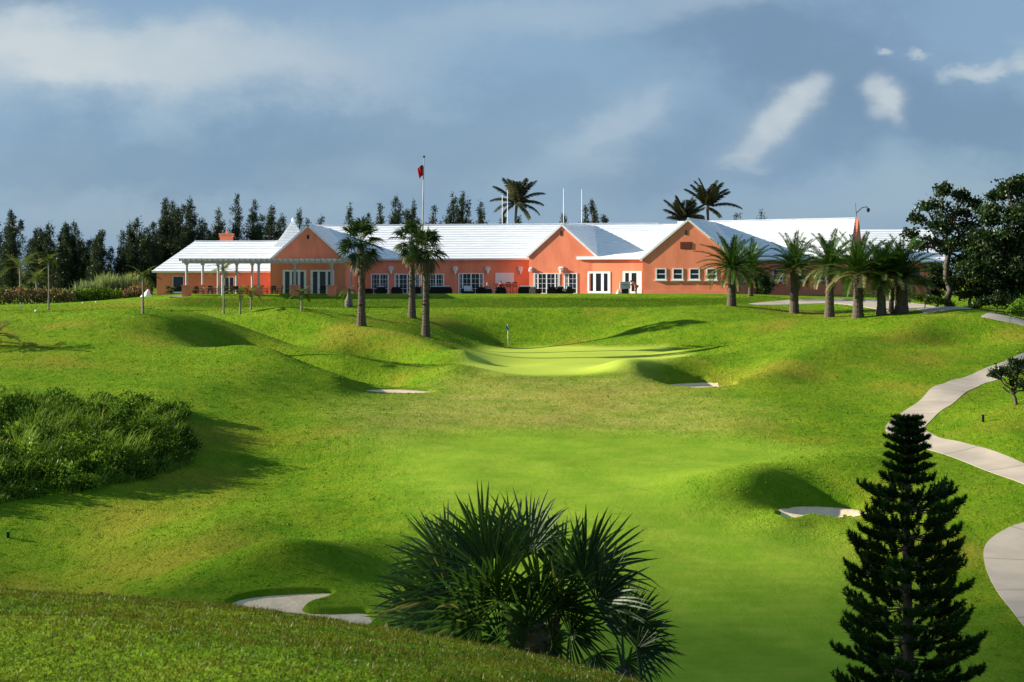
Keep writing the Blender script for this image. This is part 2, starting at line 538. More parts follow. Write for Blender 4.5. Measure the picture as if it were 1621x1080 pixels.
def sdist(X, Y, poly):
    """signed distance to a closed polygon, negative inside"""
    X, Y = np.asarray(X, float).ravel(), np.asarray(Y, float).ravel()
    best = np.full(len(X), 1e9)
    lo, hi = poly.min(0) - 4, poly.max(0) + 4
    k = np.where((X > lo[0]) & (X < hi[0]) & (Y > lo[1]) & (Y < hi[1]))[0]
    x, y = X[k], Y[k]
    b = np.full(len(k), 1e9)
    ins = np.zeros(len(k), bool)
    for (x0, y0), (x1, y1) in zip(poly, np.roll(poly, -1, 0)):
        ex, ey = x1 - x0, y1 - y0
        t = np.clip(((x - x0) * ex + (y - y0) * ey) / (ex * ex + ey * ey + 1e-12), 0, 1)
        b = np.minimum(b, np.hypot(x - x0 - t * ex, y - y0 - t * ey))
        c = (y0 > y) != (y1 > y)
        ins ^= c & (x < (x1 - x0) * (y - y0) / (y1 - y0 + 1e-12) + x0)
    best[k] = np.where(ins, -b, b)
    return best


def base_ray(px, py, d0=13.0, d1=260.0):
    d = np.exp(np.linspace(math.log(d0), math.log(d1), 1400))
    zg = ground((px - CX) / F * d, d, raw=True)
    zr = (HY - py) / F * d
    k = np.where(zr < zg)[0]
    i = k[0] if len(k) else len(d) - 1
    if i == 0: i = 1
    f0, f1 = zr[i - 1] - zg[i - 1], zr[i] - zg[i]
    t = f0 / (f0 - f1 + 1e-12) if len(k) else 0
    dd = d[i - 1] + t * (d[i] - d[i - 1])
    return np.array([(px - CX) / F * dd, dd])


def outline(pts, n=8, d0=13.0):
    return catmull(np.array([base_ray(a, b, d0) for a, b in pts]), n)


# hollows and humps whose flanks catch or lose the low sun (px, distance, half widths, height)
HUMPS = [((px - CX) / F * d, d, sx, sy, h * 1.5) for px, d, sx, sy, h in [
    (588, 92.2, 2.4, 2.0, -1.0), (425, 89.5, 2.4, 2.2, .45), (600, 103.5, 2.8, 2.6, -1.05), (470, 117, 3.0, 2.0, .3),
    (1115, 92.0, 1.9, 2.0, -.95), (985, 94.0, 1.4, 2.0, .25), (1215, 90, 1.2, 2.2, .15),
    (1315, 61.5, 1.9, 1.5, -.75), (1170, 63.5, 1.6, 1.6, .28), (640, 52.3, 2.2, 1.9, -.25), (450, 53.0, 1.9, 1.0, .35),
    (870, 129, 5.5, 2.8, -.55), (790, 128, 2.5, 2.6, -.3), (1180, 117.5, 3.5, 2.2, -.55), (1070, 127, 4, 3, .35),
    (1540, 102.5, 2.6, 2.0, -.5), (1470, 105, 2.6, 2.2, .3), (200, 97, 5, 3.2, .35), (380, 96, 3, 2.5, -.35), (330, 82, 3.5, 4, .25), (120, 54, 5, 4, -.7), (420, 66, 3.5, 4.5, -.45), (330, 55, 2.5, 3, .3), (1255, 94, 1.6, 2, .15), (1305, 98, 2.0, 2.4, .12), (1380, 100, 3.4, 3.5, .2), (1480, 84, 1.6, 3, .2), (250, 99, 5, 2.5, .2), (560, 75, 2.5, 4, .3), (1260, 80, 3, 4, .2)]]


# ridge and trough lines: points (px, distance), height, half width
RIDGES = [(catmull([((px - CX) / F * d, d) for px, d in ln], 4, closed=False), h, sg) for ln, h, sg in [
    ([(300, 103.5), (383, 101), (433, 99), (483, 97), (540, 95.5), (607, 94), (673, 92.5), (720, 90.8)], .28, 1.2),
    ([(400, 118), (480, 116), (560, 112.5), (620, 110), (680, 107), (735, 104.5)], .28, 1.2),
    ([(400, 89.5), (440, 88), (490, 86.6), (535, 85.8)], .22, 1.0),
    ([(1180, 88.5), (1215, 91), (1260, 94.2), (1310, 97.8), (1370, 101), (1450, 104)], .16, 1.3),
    ([(1130, 113.5), (1230, 111.5), (1300, 112), (1400, 113), (1500, 112.5), (1570, 107)], .25, 1.8),
    ([(1190, 63), (1240, 65.5), (1310, 66.3), (1380, 66.3)], .18, .9),
    ([(270, 50), (330, 51.2), (400, 52.3), (500, 54.2), (580, 55.4)], .20, .9),
    ([(1000, 93.3), (1050, 96), (1100, 97.5), (1150, 98.3), (1200, 98)], .2, 1.2),
    ([(500, 121), (580, 117.5), (640, 114.5)], -.3, 1.6),
    ([(1110, 119.5), (1180, 119), (1240, 118.5)], -.4, 1.8),
    ([(1215, 61.5), (1275, 61.8)], -.25, 1.0)]]


def ground(X, Y, raw=False):
    X, Y = np.asarray(X, float).ravel(), np.asarray(Y, float).ravel()
    z = _base(X, Y)
    for hx, hy, sx, sy, hh in HUMPS:
        z = z + hh * np.exp(-.5 * (((X - hx) / sx) ** 2 + ((Y - hy) / sy) ** 2))
    for line, hh, sg in RIDGES:
        dd = np.full(len(X), 1e9)
        m = np.where((Y > line[:, 1].min() - 4 * sg) & (Y < line[:, 1].max() + 4 * sg))[0]
        if not len(m): continue
        for (x0, y0), (x1, y1) in zip(line[:-1], line[1:]):
            ex, ey = x1 - x0, y1 - y0
            t = np.clip(((X[m] - x0) * ex + (Y[m] - y0) * ey) / (ex * ex + ey * ey), 0, 1)
            dd[m] = np.minimum(dd[m], (X[m] - x0 - t * ex) ** 2 + (Y[m] - y0 - t * ey) ** 2)
        z = z + hh * np.exp(-.5 * dd / sg ** 2)
    k = smooth(Y, 30, 45) * (1 - smooth(Y, 120, 150)) * (1 - np.exp(-((X - 3.8) / 7.5) ** 4 - ((Y - 107) / 16.0) ** 4))
    z = z + k * (0.13 * lump(X, Y, 9, 3) + 0.03 * lump(X, Y, 3.2, 4)) + (1 - smooth(Y, 12, 16)) * smooth(Y, 4, 7) * 0.03 * lump(X, Y, 1.3, 9)
    if not raw:
        for poly, dp in zip(BUNKERS, BDEPTH):
            sd = sdist(X, Y, poly)
            w = smooth(-sd, -0.02, 0.25)
            pl = bunker_plane(poly)
            z = z * (1 - w) + (np.minimum(pl[0] * X + pl[1] * Y + pl[2] - dp, z + .01) - .10) * w
    return z


# bunkers: outline on the ground, turf edge stands over a sunken floor
BUNKERS = [
    outline([(352, 958), (365, 945), (400, 936), (450, 931), (500, 930), (530, 933), (522, 942), (495, 950), (486, 957), (500, 961), (540, 961), (585, 962), (590, 985), (500, 1000), (400, 990), (350, 972)], 8, 30),
    outline([(566, 615.5), (590, 614.5), (630, 615.5), (670, 616.5), (690, 618), (684, 620.5), (650, 621.5), (600, 620), (575, 618)]),
    outline([(1060, 606), (1085, 604), (1125, 603), (1166, 603), (1158, 609), (1130, 612), (1090, 612)]),
    outline([(1226, 812), (1250, 803), (1290, 796), (1330, 793), (1352, 794), (1372, 803), (1360, 814), (1320, 817.5), (1270, 816.5)]),
]
BDEPTH = [0.15, 0.06, 0.08, 0.10]



PLANES = {}


def bunker_plane(poly):
    k = id(poly)
    if k not in PLANES:
        zz_ = ground(poly[:, 0], poly[:, 1], raw=True)
        A = np.stack([poly[:, 0], poly[:, 1], np.ones(len(poly))], 1)
        PLANES[k] = np.linalg.lstsq(A, zz_, rcond=None)[0]
    return PLANES[k]


def gz(x, y):
    return float(ground([x], [y])[0])


def ray(px, py, d0=13.0, d1=260.0):
    d = np.exp(np.linspace(math.log(d0), math.log(d1), 1400))
    zg = ground((px - CX) / F * d, d)
    zr = (HY - py) / F * d
    k = np.where(zr < zg)[0]
    i = max(k[0], 1) if len(k) else len(d) - 1
    f0, f1 = zr[i - 1] - zg[i - 1], zr[i] - zg[i]
    t = np.clip(f0 / (f0 - f1 + 1e-12), 0, 1) if len(k) else 0
    dd = d[i - 1] + t * (d[i] - d[i - 1])
    return np.array([(px - CX) / F * dd, dd, (HY - py) / F * dd])


def at(px, d):
    """ground point in direction px at distance d"""
    x = (px - CX) / F * d
    return np.array([x, d, gz(x, d)])


GREEN = outline([(735, 567), (742, 556), (770, 550.5), (850, 549.5), (950, 549), (1030, 548.5), (1060, 553), (1085, 560), (1060, 567), (1000, 577), (970, 587), (930, 592), (870, 594.5), (800, 592), (765, 585)])
FAIRWAY = outline([(600, 690), (700, 684), (850, 680), (1000, 683), (1130, 690), (1230, 700), (1290, 715), (1170, 745), (1120, 770), (1200, 822), (1330, 850), (1450, 960), (1560, 1150), (900, 1300), (640, 1150), (610, 960), (690, 880), (680, 830), (620, 780), (590, 730)])
DRY = outline([(570, 650), (640, 632), (740, 600), (850, 600), (960, 596), (1030, 600), (1100, 630), (1160, 655), (1130, 682), (1000, 683), (850, 680), (700, 684), (600, 688)])


def build_ground():
    us = np.concatenate([np.linspace(-1.9, -0.37, 50, endpoint=False), np.linspace(-0.37, 0.37, 760), np.linspace(0.37, 1.9, 51)[1:]])
    lg = lambda a, b, n: np.exp(np.linspace(math.log(a), math.log(b), n, endpoint=False))
    ys = np.concatenate([lg(1.2, 6, 40), lg(6, 13, 110), lg(13, 40, 110), lg(40, 140, 640), lg(140, 215, 110), lg(215, 6000, 50), [6000]])
    U, Y = np.meshgrid(us, ys)
    X = U * Y
    n, m = U.shape
    Xr, Yr = X.ravel(), Y.ravel()
    Z = ground(Xr, Yr)
    i, j = np.meshgrid(np.arange(n - 1), np.arange(m - 1), indexing='ij')
    q = np.stack([i * m + j, i * m + j + 1, (i + 1) * m + j + 1, (i + 1) * m + j], -1).reshape(-1, 4)
    mb = MB()
    mb.add(np.stack([Xr, Yr, Z], 1), q)
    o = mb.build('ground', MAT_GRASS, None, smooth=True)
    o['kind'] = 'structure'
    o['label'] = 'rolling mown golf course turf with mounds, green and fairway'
    me = o.data
    g = smooth(-sdist(Xr, Yr, GREEN), -1.0, 0.8)
    fw = smooth(-sdist(Xr, Yr, FAIRWAY), -2.5, 3.0)
    dr = smooth(-sdist(Xr, Yr, DRY), -4.0, 3.5)
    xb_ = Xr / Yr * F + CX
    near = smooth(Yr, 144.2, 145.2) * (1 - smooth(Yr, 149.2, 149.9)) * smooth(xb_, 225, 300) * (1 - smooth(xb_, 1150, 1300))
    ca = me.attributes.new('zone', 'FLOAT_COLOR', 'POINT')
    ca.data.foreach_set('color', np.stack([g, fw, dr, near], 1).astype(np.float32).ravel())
    # lawn between the mounds is browner on sharp crests
    return o


def grass_mat():
    m, nt, out = new_mat('turf')
    b = nd(nt, 'ShaderNodeBsdfPrincipled', i_Roughness=0.85)
    b.inputs['Specular IOR Level'].default_value = 0.02
    b.inputs['Sheen Weight'].default_value = 0.0
    b.inputs['Sheen Tint'].default_value = (.6, .8, .2, 1)
    at_ = nd(nt, 'ShaderNodeAttribute', attribute_name='zone')
    sp = nd(nt, 'ShaderNodeSeparateColor')
    L(nt, at_.outputs['Color'], sp.inputs[0])
    g, fw, dr, near = sp.outputs[0], sp.outputs[1], sp.outputs[2], at_.outputs['Alpha']
    v = objvec(nt)
    vs = objvec(nt, (1.0, 0.7, 1.0))
    big, mid, fine = noise(nt, v, .12, 3), noise(nt, v, .7, 5, .65), noise(nt, v, 6.0, 5, .7)
    streak = noise(nt, objvec(nt, (.25, 2.2, 1.0)), 1.2, 5, .65)
    rough = mixc(nt, ramp(nt, mid, .3, .7), GR_A, GR_B)
    rough = mixc(nt, mth(nt, 'MULTIPLY', ramp(nt, big, .52, .70), .6), rough, GR_DRY)
    rough = mixc(nt, mth(nt, 'MULTIPLY', ramp(nt, streak, .55, .75), .5), rough, GR_DRY)
    rough = mixc(nt, mth(nt, 'MULTIPLY', ramp(nt, fine, .48, .72), .45), rough, GR_DARK)
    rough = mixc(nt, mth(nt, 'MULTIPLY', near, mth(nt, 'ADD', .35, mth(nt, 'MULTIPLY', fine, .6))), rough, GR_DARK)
    dry = mixc(nt, ramp(nt, streak, .35, .65), DRY_A, DRY_B)
    c = mixc(nt, mth(nt, 'MULTIPLY', dr, mth(nt, 'ADD', .35, mth(nt, 'MULTIPLY', ramp(nt, mid, .3, .7), .4))), rough, dry)
    fwc = mixc(nt, ramp(nt, mth(nt, 'ADD', mth(nt, 'MULTIPLY', streak, .35), mth(nt, 'MULTIPLY', mid, .65)), .35, .65), FW_A, FW_B)
    # faint bands left by the mower, and divots
    wv = nd(nt, 'ShaderNodeTexWave', wave_type='BANDS', bands_direction='DIAGONAL')
    wv.inputs['Scale'].default_value = .085
    wv.inputs['Distortion'].default_value = 1.5
    L(nt, v, wv.inputs['Vector'])
    fwc = mixc(nt, mth(nt, 'MULTIPLY', ramp(nt, wv.outputs['Fac'], .35, .65), .28), fwc, FW_DK)
    fwc = mixc(nt, mth(nt, 'MULTIPLY', ramp(nt, fine, .58, .74), .35), fwc, FW_DK)
    c = mixc(nt, mth(nt, 'MULTIPLY', fw, .85), c, fwc)
    grc = mixc(nt, ramp(nt, streak, .3, .7), GN_A, GN_B)
    c = mixc(nt, g, c, grc)
    L(nt, c, b.inputs['Base Color'])
    # relief of the grass itself
    h = mth(nt, 'ADD', mth(nt, 'MULTIPLY', noise(nt, vs, 2.6, 5, .7), 1.0), mth(nt, 'ADD', mth(nt, 'MULTIPLY', noise(nt, v, 9, 5, .75), .55), mth(nt, 'MULTIPLY', noise(nt, v, 24, 3, .7), .25)))
    smoothness = mth(nt, 'MAXIMUM', g, mth(nt, 'MULTIPLY', fw, .82))
    st = mth(nt, 'SUBTRACT', 1.0, mth(nt, 'MULTIPLY', smoothness, .93))
    bp = nd(nt, 'ShaderNodeBump', i_Distance=0.22)
    L(nt, h, bp.inputs['Height'])
    L(nt, mth(nt, 'MULTIPLY', st, .9), bp.inputs['Strength'])
    L(nt, bp.outputs[0], b.inputs['Normal'])
    L(nt, b.outputs[0], out.inputs[0])
    return m


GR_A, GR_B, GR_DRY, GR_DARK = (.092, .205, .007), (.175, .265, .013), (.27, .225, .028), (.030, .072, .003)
DRY_A, DRY_B = (.33, .345, .065), (.42, .355, .105)
FW_A, FW_B = (.165, .29, .017), (.245, .345, .032)
GN_A, GN_B = (.33, .425, .05), (.37, .445, .062)
FW_DK = (.125, .22, .014)
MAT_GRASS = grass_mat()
MAT_SAND = plain('sand', (.74, .58, .39), .95, .10, 1.5, 1.0, 6, .1, col2=(.60, .47, .31))
MAT_PATH = plain('path concrete', (.44, .375, .30), .9, .1, .8, .3, 30, .2, col2=(.36, .31, .25))


def path_joints():
    nt = MAT_PATH.node_tree
    b = [n for n in nt.nodes if n.type == 'BSDF_PRINCIPLED'][0]
    src = b.inputs['Base Color'].links[0].from_socket
    at_ = nd(nt, 'ShaderNodeAttribute', attribute_name='tint')
    fr = mth(nt, 'FRACT', mth(nt, 'MULTIPLY', at_.outputs['Fac'], 1 / 3.2))
    line = mth(nt, 'LESS_THAN', fr, .035)
    v = objvec(nt)
    stain = ramp(nt, noise(nt, v, .55, 6, .7), .5, .75)
    c = mixc(nt, mth(nt, 'MULTIPLY', stain, .45), src, (.36, .31, .25))
    c = mixc(nt, mth(nt, 'MULTIPLY', line, .55), c, (.20, .18, .15))
    L(nt, c, b.inputs['Base Color'])


path_joints()
GROUND = build_ground()


def drape(name, poly, lift, mat, step=0.12):
    """a sheet cut to poly that follows the ground as it was before the bunker floor was sunk"""
    lo, hi = poly.min(0), poly.max(0)
    nx, ny = int((hi[0] - lo[0]) / step) + 2, int((hi[1] - lo[1]) / step) + 2
    X, Y = np.meshgrid(np.linspace(lo[0] - .3, hi[0] + .3, nx), np.linspace(lo[1] - .3, hi[1] + .3, ny))
    pl = bunker_plane(poly)
    Z = np.minimum((pl[0] * X + pl[1] * Y + pl[2]).ravel() + lift, ground(X, Y, raw=True) + .01) + .012 * lump(X.ravel(), Y.ravel(), .5, 5)
    sd = sdist(X, Y, poly).reshape(ny, nx)
    i, j = np.meshgrid(np.arange(ny - 1), np.arange(nx - 1), indexing='ij')
    q = np.stack([i * nx + j, i * nx + j + 1, (i + 1) * nx + j + 1, (i + 1) * nx + j], -1)
    keep = (np.minimum.reduce([sd[:-1, :-1], sd[1:, :-1], sd[:-1, 1:], sd[1:, 1:]]) < 0.12)
    mb = MB()
    mb.add(np.stack([X.ravel(), Y.ravel(), Z], 1), q[keep].reshape(-1, 4))
    return mb.build(name, mat, None, smooth=True)


for poly, dp, lab in zip(BUNKERS, BDEPTH, ('pale sand bunker with a grass tongue below the near left ridge', 'sliver of sand in the hollow left of the green',
                                            'small sand bunker in the hollow right of the green', 'sand bunker under the dark bank beside the conifer')):
    o = drape('sand', poly, -dp, MAT_SAND)
    tag(o, lab, None, None, 'structure')


def strip(name, line, width, lift, mat, kerb=0.0):
    line = catmull(np.asarray(line, float), 14, closed=False)
    tg = np.gradient(line, axis=0)
    tg /= np.linalg.norm(tg, axis=1)[:, None]
    nr = np.stack([-tg[:, 1], tg[:, 0]], 1)
    w = np.broadcast_to(np.asarray(width, float), (len(line),)) if np.ndim(width) == 0 else np.interp(np.linspace(0, 1, len(line)), np.linspace(0, 1, len(width)), width)
    m = 9
    off = np.linspace(-.5, .5, m)
    Pn = line[:, None] + nr[:, None] * (off[None, :, None] * w[:, None, None])
    Z = ground(Pn[..., 0], Pn[..., 1]).reshape(Pn.shape[:2])
    Z = Z + lift
    v = np.concatenate([Pn, Z[..., None]], -1)
    # side skirts make the slab a real thickness
    lo0, lo1 = v[:, :1].copy(), v[:, -1:].copy()
    lo0[..., 2] -= .12
    lo1[..., 2] -= .12
    v = np.concatenate([lo0, v, lo1], 1)
    n, m2 = v.shape[:2]
    i, j = np.meshgrid(np.arange(n - 1), np.arange(m2 - 1), indexing='ij')
    q = np.stack([i * m2 + j, (i + 1) * m2 + j, (i + 1) * m2 + j + 1, i * m2 + j + 1], -1).reshape(-1, 4)
    run = np.concatenate([[0], np.cumsum(np.linalg.norm(np.diff(line, axis=0), axis=1))])
    mb = MB()
    mb.add(v.reshape(-1, 3), q, None, np.repeat(run, m2))
    return mb.build(name, mat, None)


def pxline(pts):
    return np.array([base_ray(a, b) for a, b in pts])


PATHS = []
a = pxline([(1760, 545), (1690, 530), (1632, 514), (1590, 503), (1560, 497)])
PATHS.append((a, 2.3))
o = strip('path', a, 2.3, .015, MAT_PATH); tag(o, 'cart path passing over the crest beside the dark trees', None, None, 'structure')
b1 = pxline([(1700, 560), (1640, 570), (1585, 585), (1530, 606), (1487, 632), (1452, 658), (1433, 678), (1452, 696), (1500, 708), (1560, 728), (1640, 758), (1720, 800), (1740, 850)])
b2 = pxline([(1660, 838), (1608, 862), (1604, 895), (1632, 945), (1680, 1000), (1760, 1080)])
PATHS.append((np.vstack([b1, b2]), 1.7))
o = strip('path', np.vstack([b1, b2]), 1.7, .015, MAT_PATH); tag(o, 'winding pale cart path curving down the right slope', None, None, 'structure')
dv = pxline([(1190, 482.5), (1240, 481), (1300, 478), (1360, 478), (1410, 484), (1450, 490), (1500, 492)])
PATHS.append((dv, 6.5))
o = strip('driveway', dv, [1.2, 3, 5, 7, 6, 4, 3], .03, MAT_PATH); tag(o, 'pale driveway behind the row of date palms', None, None, 'structure')
# ------------------------------------------------------------------ clubhouse
M_CORAL = plain('coral render', (.84, .27, .15), .9, .07, 1.1, .15, 25, .1, col2=(.72, .215, .12), stretch=(1, 1, .35))
M_CORAL_D = plain('coral plinth', (.82, .27, .16), .9, .07, .6, .15, 25, .15)
M_ROOF = plain('limewashed roof', (.82, .83, .84), .85, .04, 1.2, .2, 14, .2, col2=(.72, .74, .77), stretch=(.6, 2.5, 2.5))
M_WHITE = plain('white paint', (.78, .78, .76), .55, .03, 4, 0, 20, .3)
M_GLASS = plain('dark glass', (.010, .016, .026), .12, .1, .7, .0, 20, .5)
M_GREYW = plain('weathered grey timber', (.46, .45, .45), .85, .12, 5, .2, 30, .15)
M_DARKM = plain('dark metal', (.02, .02, .022), .5, .1, 5, 0, 20, .4)
M_LOUV = plain('brown louvre', (.20, .05, .03), .7, .1, 5)

ORG = np.array([0, 160.0, -2.25])
CLUB = thing('clubhouse', 'long coral clubhouse with white stepped roofs and three front gables', 'clubhouse', ORG)
ZB = -2.25


class Blk:
    """a wall line: origin o on the ground, turned by rot; l runs to the right along the wall, y goes back"""
    def __init__(s, px, Y, rot=0.0):
        s.o = np.array([(px - CX) / F * Y, Y, ZB])
        s.M = rotz(R(rot))
        s.rot = R(rot)

    def w(s, p):
        return np.asarray(p, float) @ s.M.T + s.o

    def px(s, px, py=430.0):
        u = (px - CX) / F
        e = s.M[:, 0]
        # t*(u,1) = o + l*e
        A = np.array([[u, -e[0]], [1.0, -e[1]]])
        t, l = np.linalg.solve(A, s.o[:2])
        return l, (HY - py) / F * t - s.o[2]


def slope(mb, e0, e1, r1, r0, n, h=.034, th=.16):
    e0, e1, r1, r0 = (np.asarray(k, float) for k in (e0, e1, r1, r0))
    nn = np.cross(e1 - e0, (r0 + r1) / 2 - e0)
    nn /= np.linalg.norm(nn)
    A = lambda t: e0 + (r0 - e0) * t
    B = lambda t: e1 + (r1 - e1) * t
    for i in range(n):
        t0, t1 = i / n, (i + 1) / n
        mb.add([A(t0), B(t0), B(t0) + nn * h, A(t0) + nn * h, A(t1), B(t1)],
               [(0, 1, 2, 3), (3, 2, 5, 4)], [(0, 3, 4), (1, 5, 2)])
    d = nn * th
    mb.add([e0, e1, r1, r0, e0 - d, e1 - d, r1 - d, r0 - d], [(4, 7, 6, 5), (0, 4, 5, 1), (0, 3, 7, 4), (1, 5, 6, 2)])


def poly_wall(mb, pts):
    """closed prism from a list of plan corners (world x,y) with a top height at each"""
    n = len(pts)
    lo = [(x, y, ZB - .5) for x, y, z in pts]
    v = np.array(lo + [tuple(p) for p in pts], float)
    q = [(i, (i + 1) % n, n + (i + 1) % n, n + i) for i in range(n)]
    mb.add(v, q)


def gable_block(blk, l0, l1, zap, ze0, ze1, depth, ov=.28, ncourse=14, rdepth=None, plinth=0.0):
    """gable facing the front; zap/ze heights above the base"""
    lm = (l0 + l1) / 2
    mb = MB()
    v = [(l0, 0, -.5), (l1, 0, -.5), (l1, 0, ze1), (lm, 0, zap), (l0, 0, ze0)]
    vb = [(x, depth, z) for x, y, z in v]
    V = blk.w(v + vb)
    mb.add(V, [(0, 1, 2, 4), (0, 4, 9, 5), (1, 6, 7, 2), (6, 5, 9, 7)], [(4, 2, 3), (9, 8, 7)])
    mb.build('wall', M_CORAL, CLUB, world=True)
    if plinth:
        pb = MB()
        for a, b, c, d in ((l0 - .05, l1 + .05, -.05, .02), (l1 - .02, l1 + .05, -.05, depth), (l0 - .05, l0 + .02, -.05, depth)):
            pb.box(a, b, c, d, -.5, plinth, M=blk.M, off=blk.o)
        pb.build('plinth', M_CORAL_D, CLUB, world=True)
    rd = rdepth or depth
    s0, s1 = (zap - ze0) / (lm - l0), (zap - ze1) / (l1 - lm)
    y0 = -.12
    rb = MB()
    up = .10
    slope(rb, blk.w((l0 - ov, rd, ze0 - s0 * ov + up)), blk.w((l0 - ov, y0, ze0 - s0 * ov + up)), blk.w((lm, y0, zap + up)), blk.w((lm, rd, zap + up)), ncourse)
    slope(rb, blk.w((l1 + ov, y0, ze1 - s1 * ov + up)), blk.w((l1 + ov, rd, ze1 - s1 * ov + up)), blk.w((lm, rd, zap + up)), blk.w((lm, y0, zap + up)), ncourse)
    rb.tube([blk.w((lm, y0 - .01, zap + up + .03)), blk.w((lm, rd, zap + up + .03))], .09, 6)
    return rb.build('roof', M_ROOF, CLUB, world=True)


def glazed(blk, pxs, pys, name, cols, rows=1, stile=.12, bar=.028, proud=.05, sill=False, panelled=0.0, label=None, mull=None):
    """frame mesh with its panes as a sub-part, fixed on a wall"""
    l0, z1 = blk.px(pxs[0], pys[0])
    l1, z0 = blk.px(pxs[1], pys[1])
    z0 = max(z0, .03)
    f, p = MB(), MB()
    bx = lambda m, a, b, c, d, e, g: m.box(a, b, c, d, e, g, M=blk.M, off=blk.o)
    bx(p, l0 + .03, l1 - .03, -.02, .02, z0 + .03, z1 - .03)
    o = stile * .7
    bx(f, l0, l1, -proud, .01, z1 - o, z1)
    bx(f, l0, l1, -proud, .01, z0, z0 + o)
    widths = cols if isinstance(cols, (list, tuple)) else [1] * cols
    cum = np.concatenate([[0], np.cumsum(widths)]) / sum(widths)
    xs = l0 + cum * (l1 - l0)
    for k, x in enumerate(xs):
        a = x if k == 0 else (x - stile if k == len(xs) - 1 else x - stile / 2)
        bx(f, a, a + stile, -proud - .004, .012, z0 + o, z1 - o)
    for k in range(len(xs) - 1):
        for r in range(1, rows):
            z = z0 + o + (z1 - z0 - 2 * o) * r / rows
            bx(f, xs[k] + stile * .5, xs[k + 1] - stile * .5, -.032, .01, z - bar / 2, z + bar / 2)
        if mull:
            for c in range(1, mull):
                x = xs[k] + (xs[k + 1] - xs[k]) * c / mull
                bx(f, x - bar / 2, x + bar / 2, -.036, .01, z0 + o, z1 - o)
    if sill:
        bx(f, l0 - .1, l1 + .1, -.16, .012, z0 - .12, z0 - .001)
    fo = f.build(name, M_WHITE, CLUB, world=True, label=label)
    g = p.build('pane', M_GLASS, fo, world=False)
    g.data.transform(Matrix.Translation(-Vector(ORG)))
    return fo


def sconce(blk, px, py0=422, py1=434.5, w=.36):
    l, z1 = blk.px(px, py0)
    _, z0 = blk.px(px, py1)
    m = MB()
    # scalloped shell above a small lantern body
    for k in range(5):
        a = -1.0 + k * .5
        m.tube(blk.w([(l + a * w * .5, -.10 - .1 * math.cos(a), z1 - .12 - .05 * a * a), (l + a * .18, -.10, z1 - .42)]), [.10, .05], 6)
    m.box(l - w * .62, l + w * .62, -.1, -.003, z1 - .2, z1 - .02, M=blk.M, off=blk.o)
    m.tube(blk.w([(l, -.14, z1 - .35), (l, -.16, z0 + .12), (l, -.14, z0)]), [.13, .10, .03], 8)
    m.build('wall_lamp', M_WHITE, CLUB, world=True)


MAIN = Blk(700, 168)
LG = Blk(487, 156)
LW = Blk(340, 165)
CG = Blk(889, 164.5, -20)
EXT = Blk(967, 162.6, -26)
RG = Blk(1090, 157, -16)
RW = Blk(1250, 164, -16)

# main range: long wall and ridge behind the gables
zx = lambda px, Y: (px - CX) / F * Y
zz = lambda py, Y: (HY - py) / F * Y
mb = MB()
ZE, ZR = zz(410.5, 167.6), zz(356.3, 175)
poly_wall(mb, [(-20, 168, ZE), (16.0, 168, ZE), (16.0, 182, ZE), (-20, 182, ZE)])
mb.build('wall', M_CORAL, CLUB, world=True)
rb = MB()
slope(rb, (-21, 167.55, ZE), (15.0, 167.55, ZE + .12), (15.0, 175, ZR + .12), (-21, 175, ZR - .12), 14)
slope(rb, (15.0, 182.4, ZE), (-21, 182.4, ZE), (-21, 175, ZR - .12), (15.0, 175, ZR + .12), 14)
rb.tube([(-21, 175, ZR - .08), (15.0, 175, ZR + .16)], .1, 6)
rb.build('roof', M_ROOF, CLUB, world=True)

# left wing with a hipped end
ZE2, ZR2 = zz(429.5, 164.6), zz(382.5, 171.5)
xl, xh = zx(243, 165), zx(308, 171.5)
mb = MB()
poly_wall(mb, [(xl + .3, 165, ZE2), (-19, 165, ZE2), (-19, 178, ZE2), (xl + .3, 178, ZE2)])
mb.build('wall', M_CORAL, CLUB, world=True)
rb = MB()
slope(rb, (xl - .1, 164.6, ZE2), (-18.5, 164.6, ZE2), (-18.5, 171.5, ZR2), (xh, 171.5, ZR2), 12)
slope(rb, (xl - .1, 178.4, ZE2), (xl - .1, 164.6, ZE2), (xh, 171.5, ZR2), (xh - .001, 171.5, ZR2), 12)
slope(rb, (-18.5, 178.4, ZE2), (xl - .1, 178.4, ZE2), (xh, 171.5, ZR2), (-18.5, 171.5, ZR2), 12)
rb.tube([(xh, 171.5, ZR2 + .03), (-18.5, 171.5, ZR2 + .03)], .09, 6)
LROOF = rb.build('roof', M_ROOF, CLUB, world=True)
# chimney on the wing
cm = MB()
cxm = zx(358.5, 173)
cz0, cz1 = zz(392, 173), zz(371, 173)
cm.box(cxm - .58, cxm + .58, 172.4, 173.6, cz0, cz1 - .3)
cm.box(cxm - .66, cxm + .66, 172.32, 173.68, cz1 - .3, cz1 - .16)
cm.box(cxm - .60, cxm + .60, 172.38, 173.62, cz1 - .16, cz1 - .06)
cm.box(cxm - .68, cxm + .68, 172.30, 173.70, cz1 - .06, cz1 + .08)
cm.tube([(cxm, 173, cz1 + .05), (cxm, 173, cz1 + .5)], .05, 6)
cm.build('chimney', M_CORAL, CLUB, world=True)
cm = MB()
cxm = zx(1224, 182)
cm.box(cxm - .6, cxm + .6, 181.5, 182.6, 2, zz(347.6, 182))
cm.build('chimney', M_CORAL, CLUB, world=True)
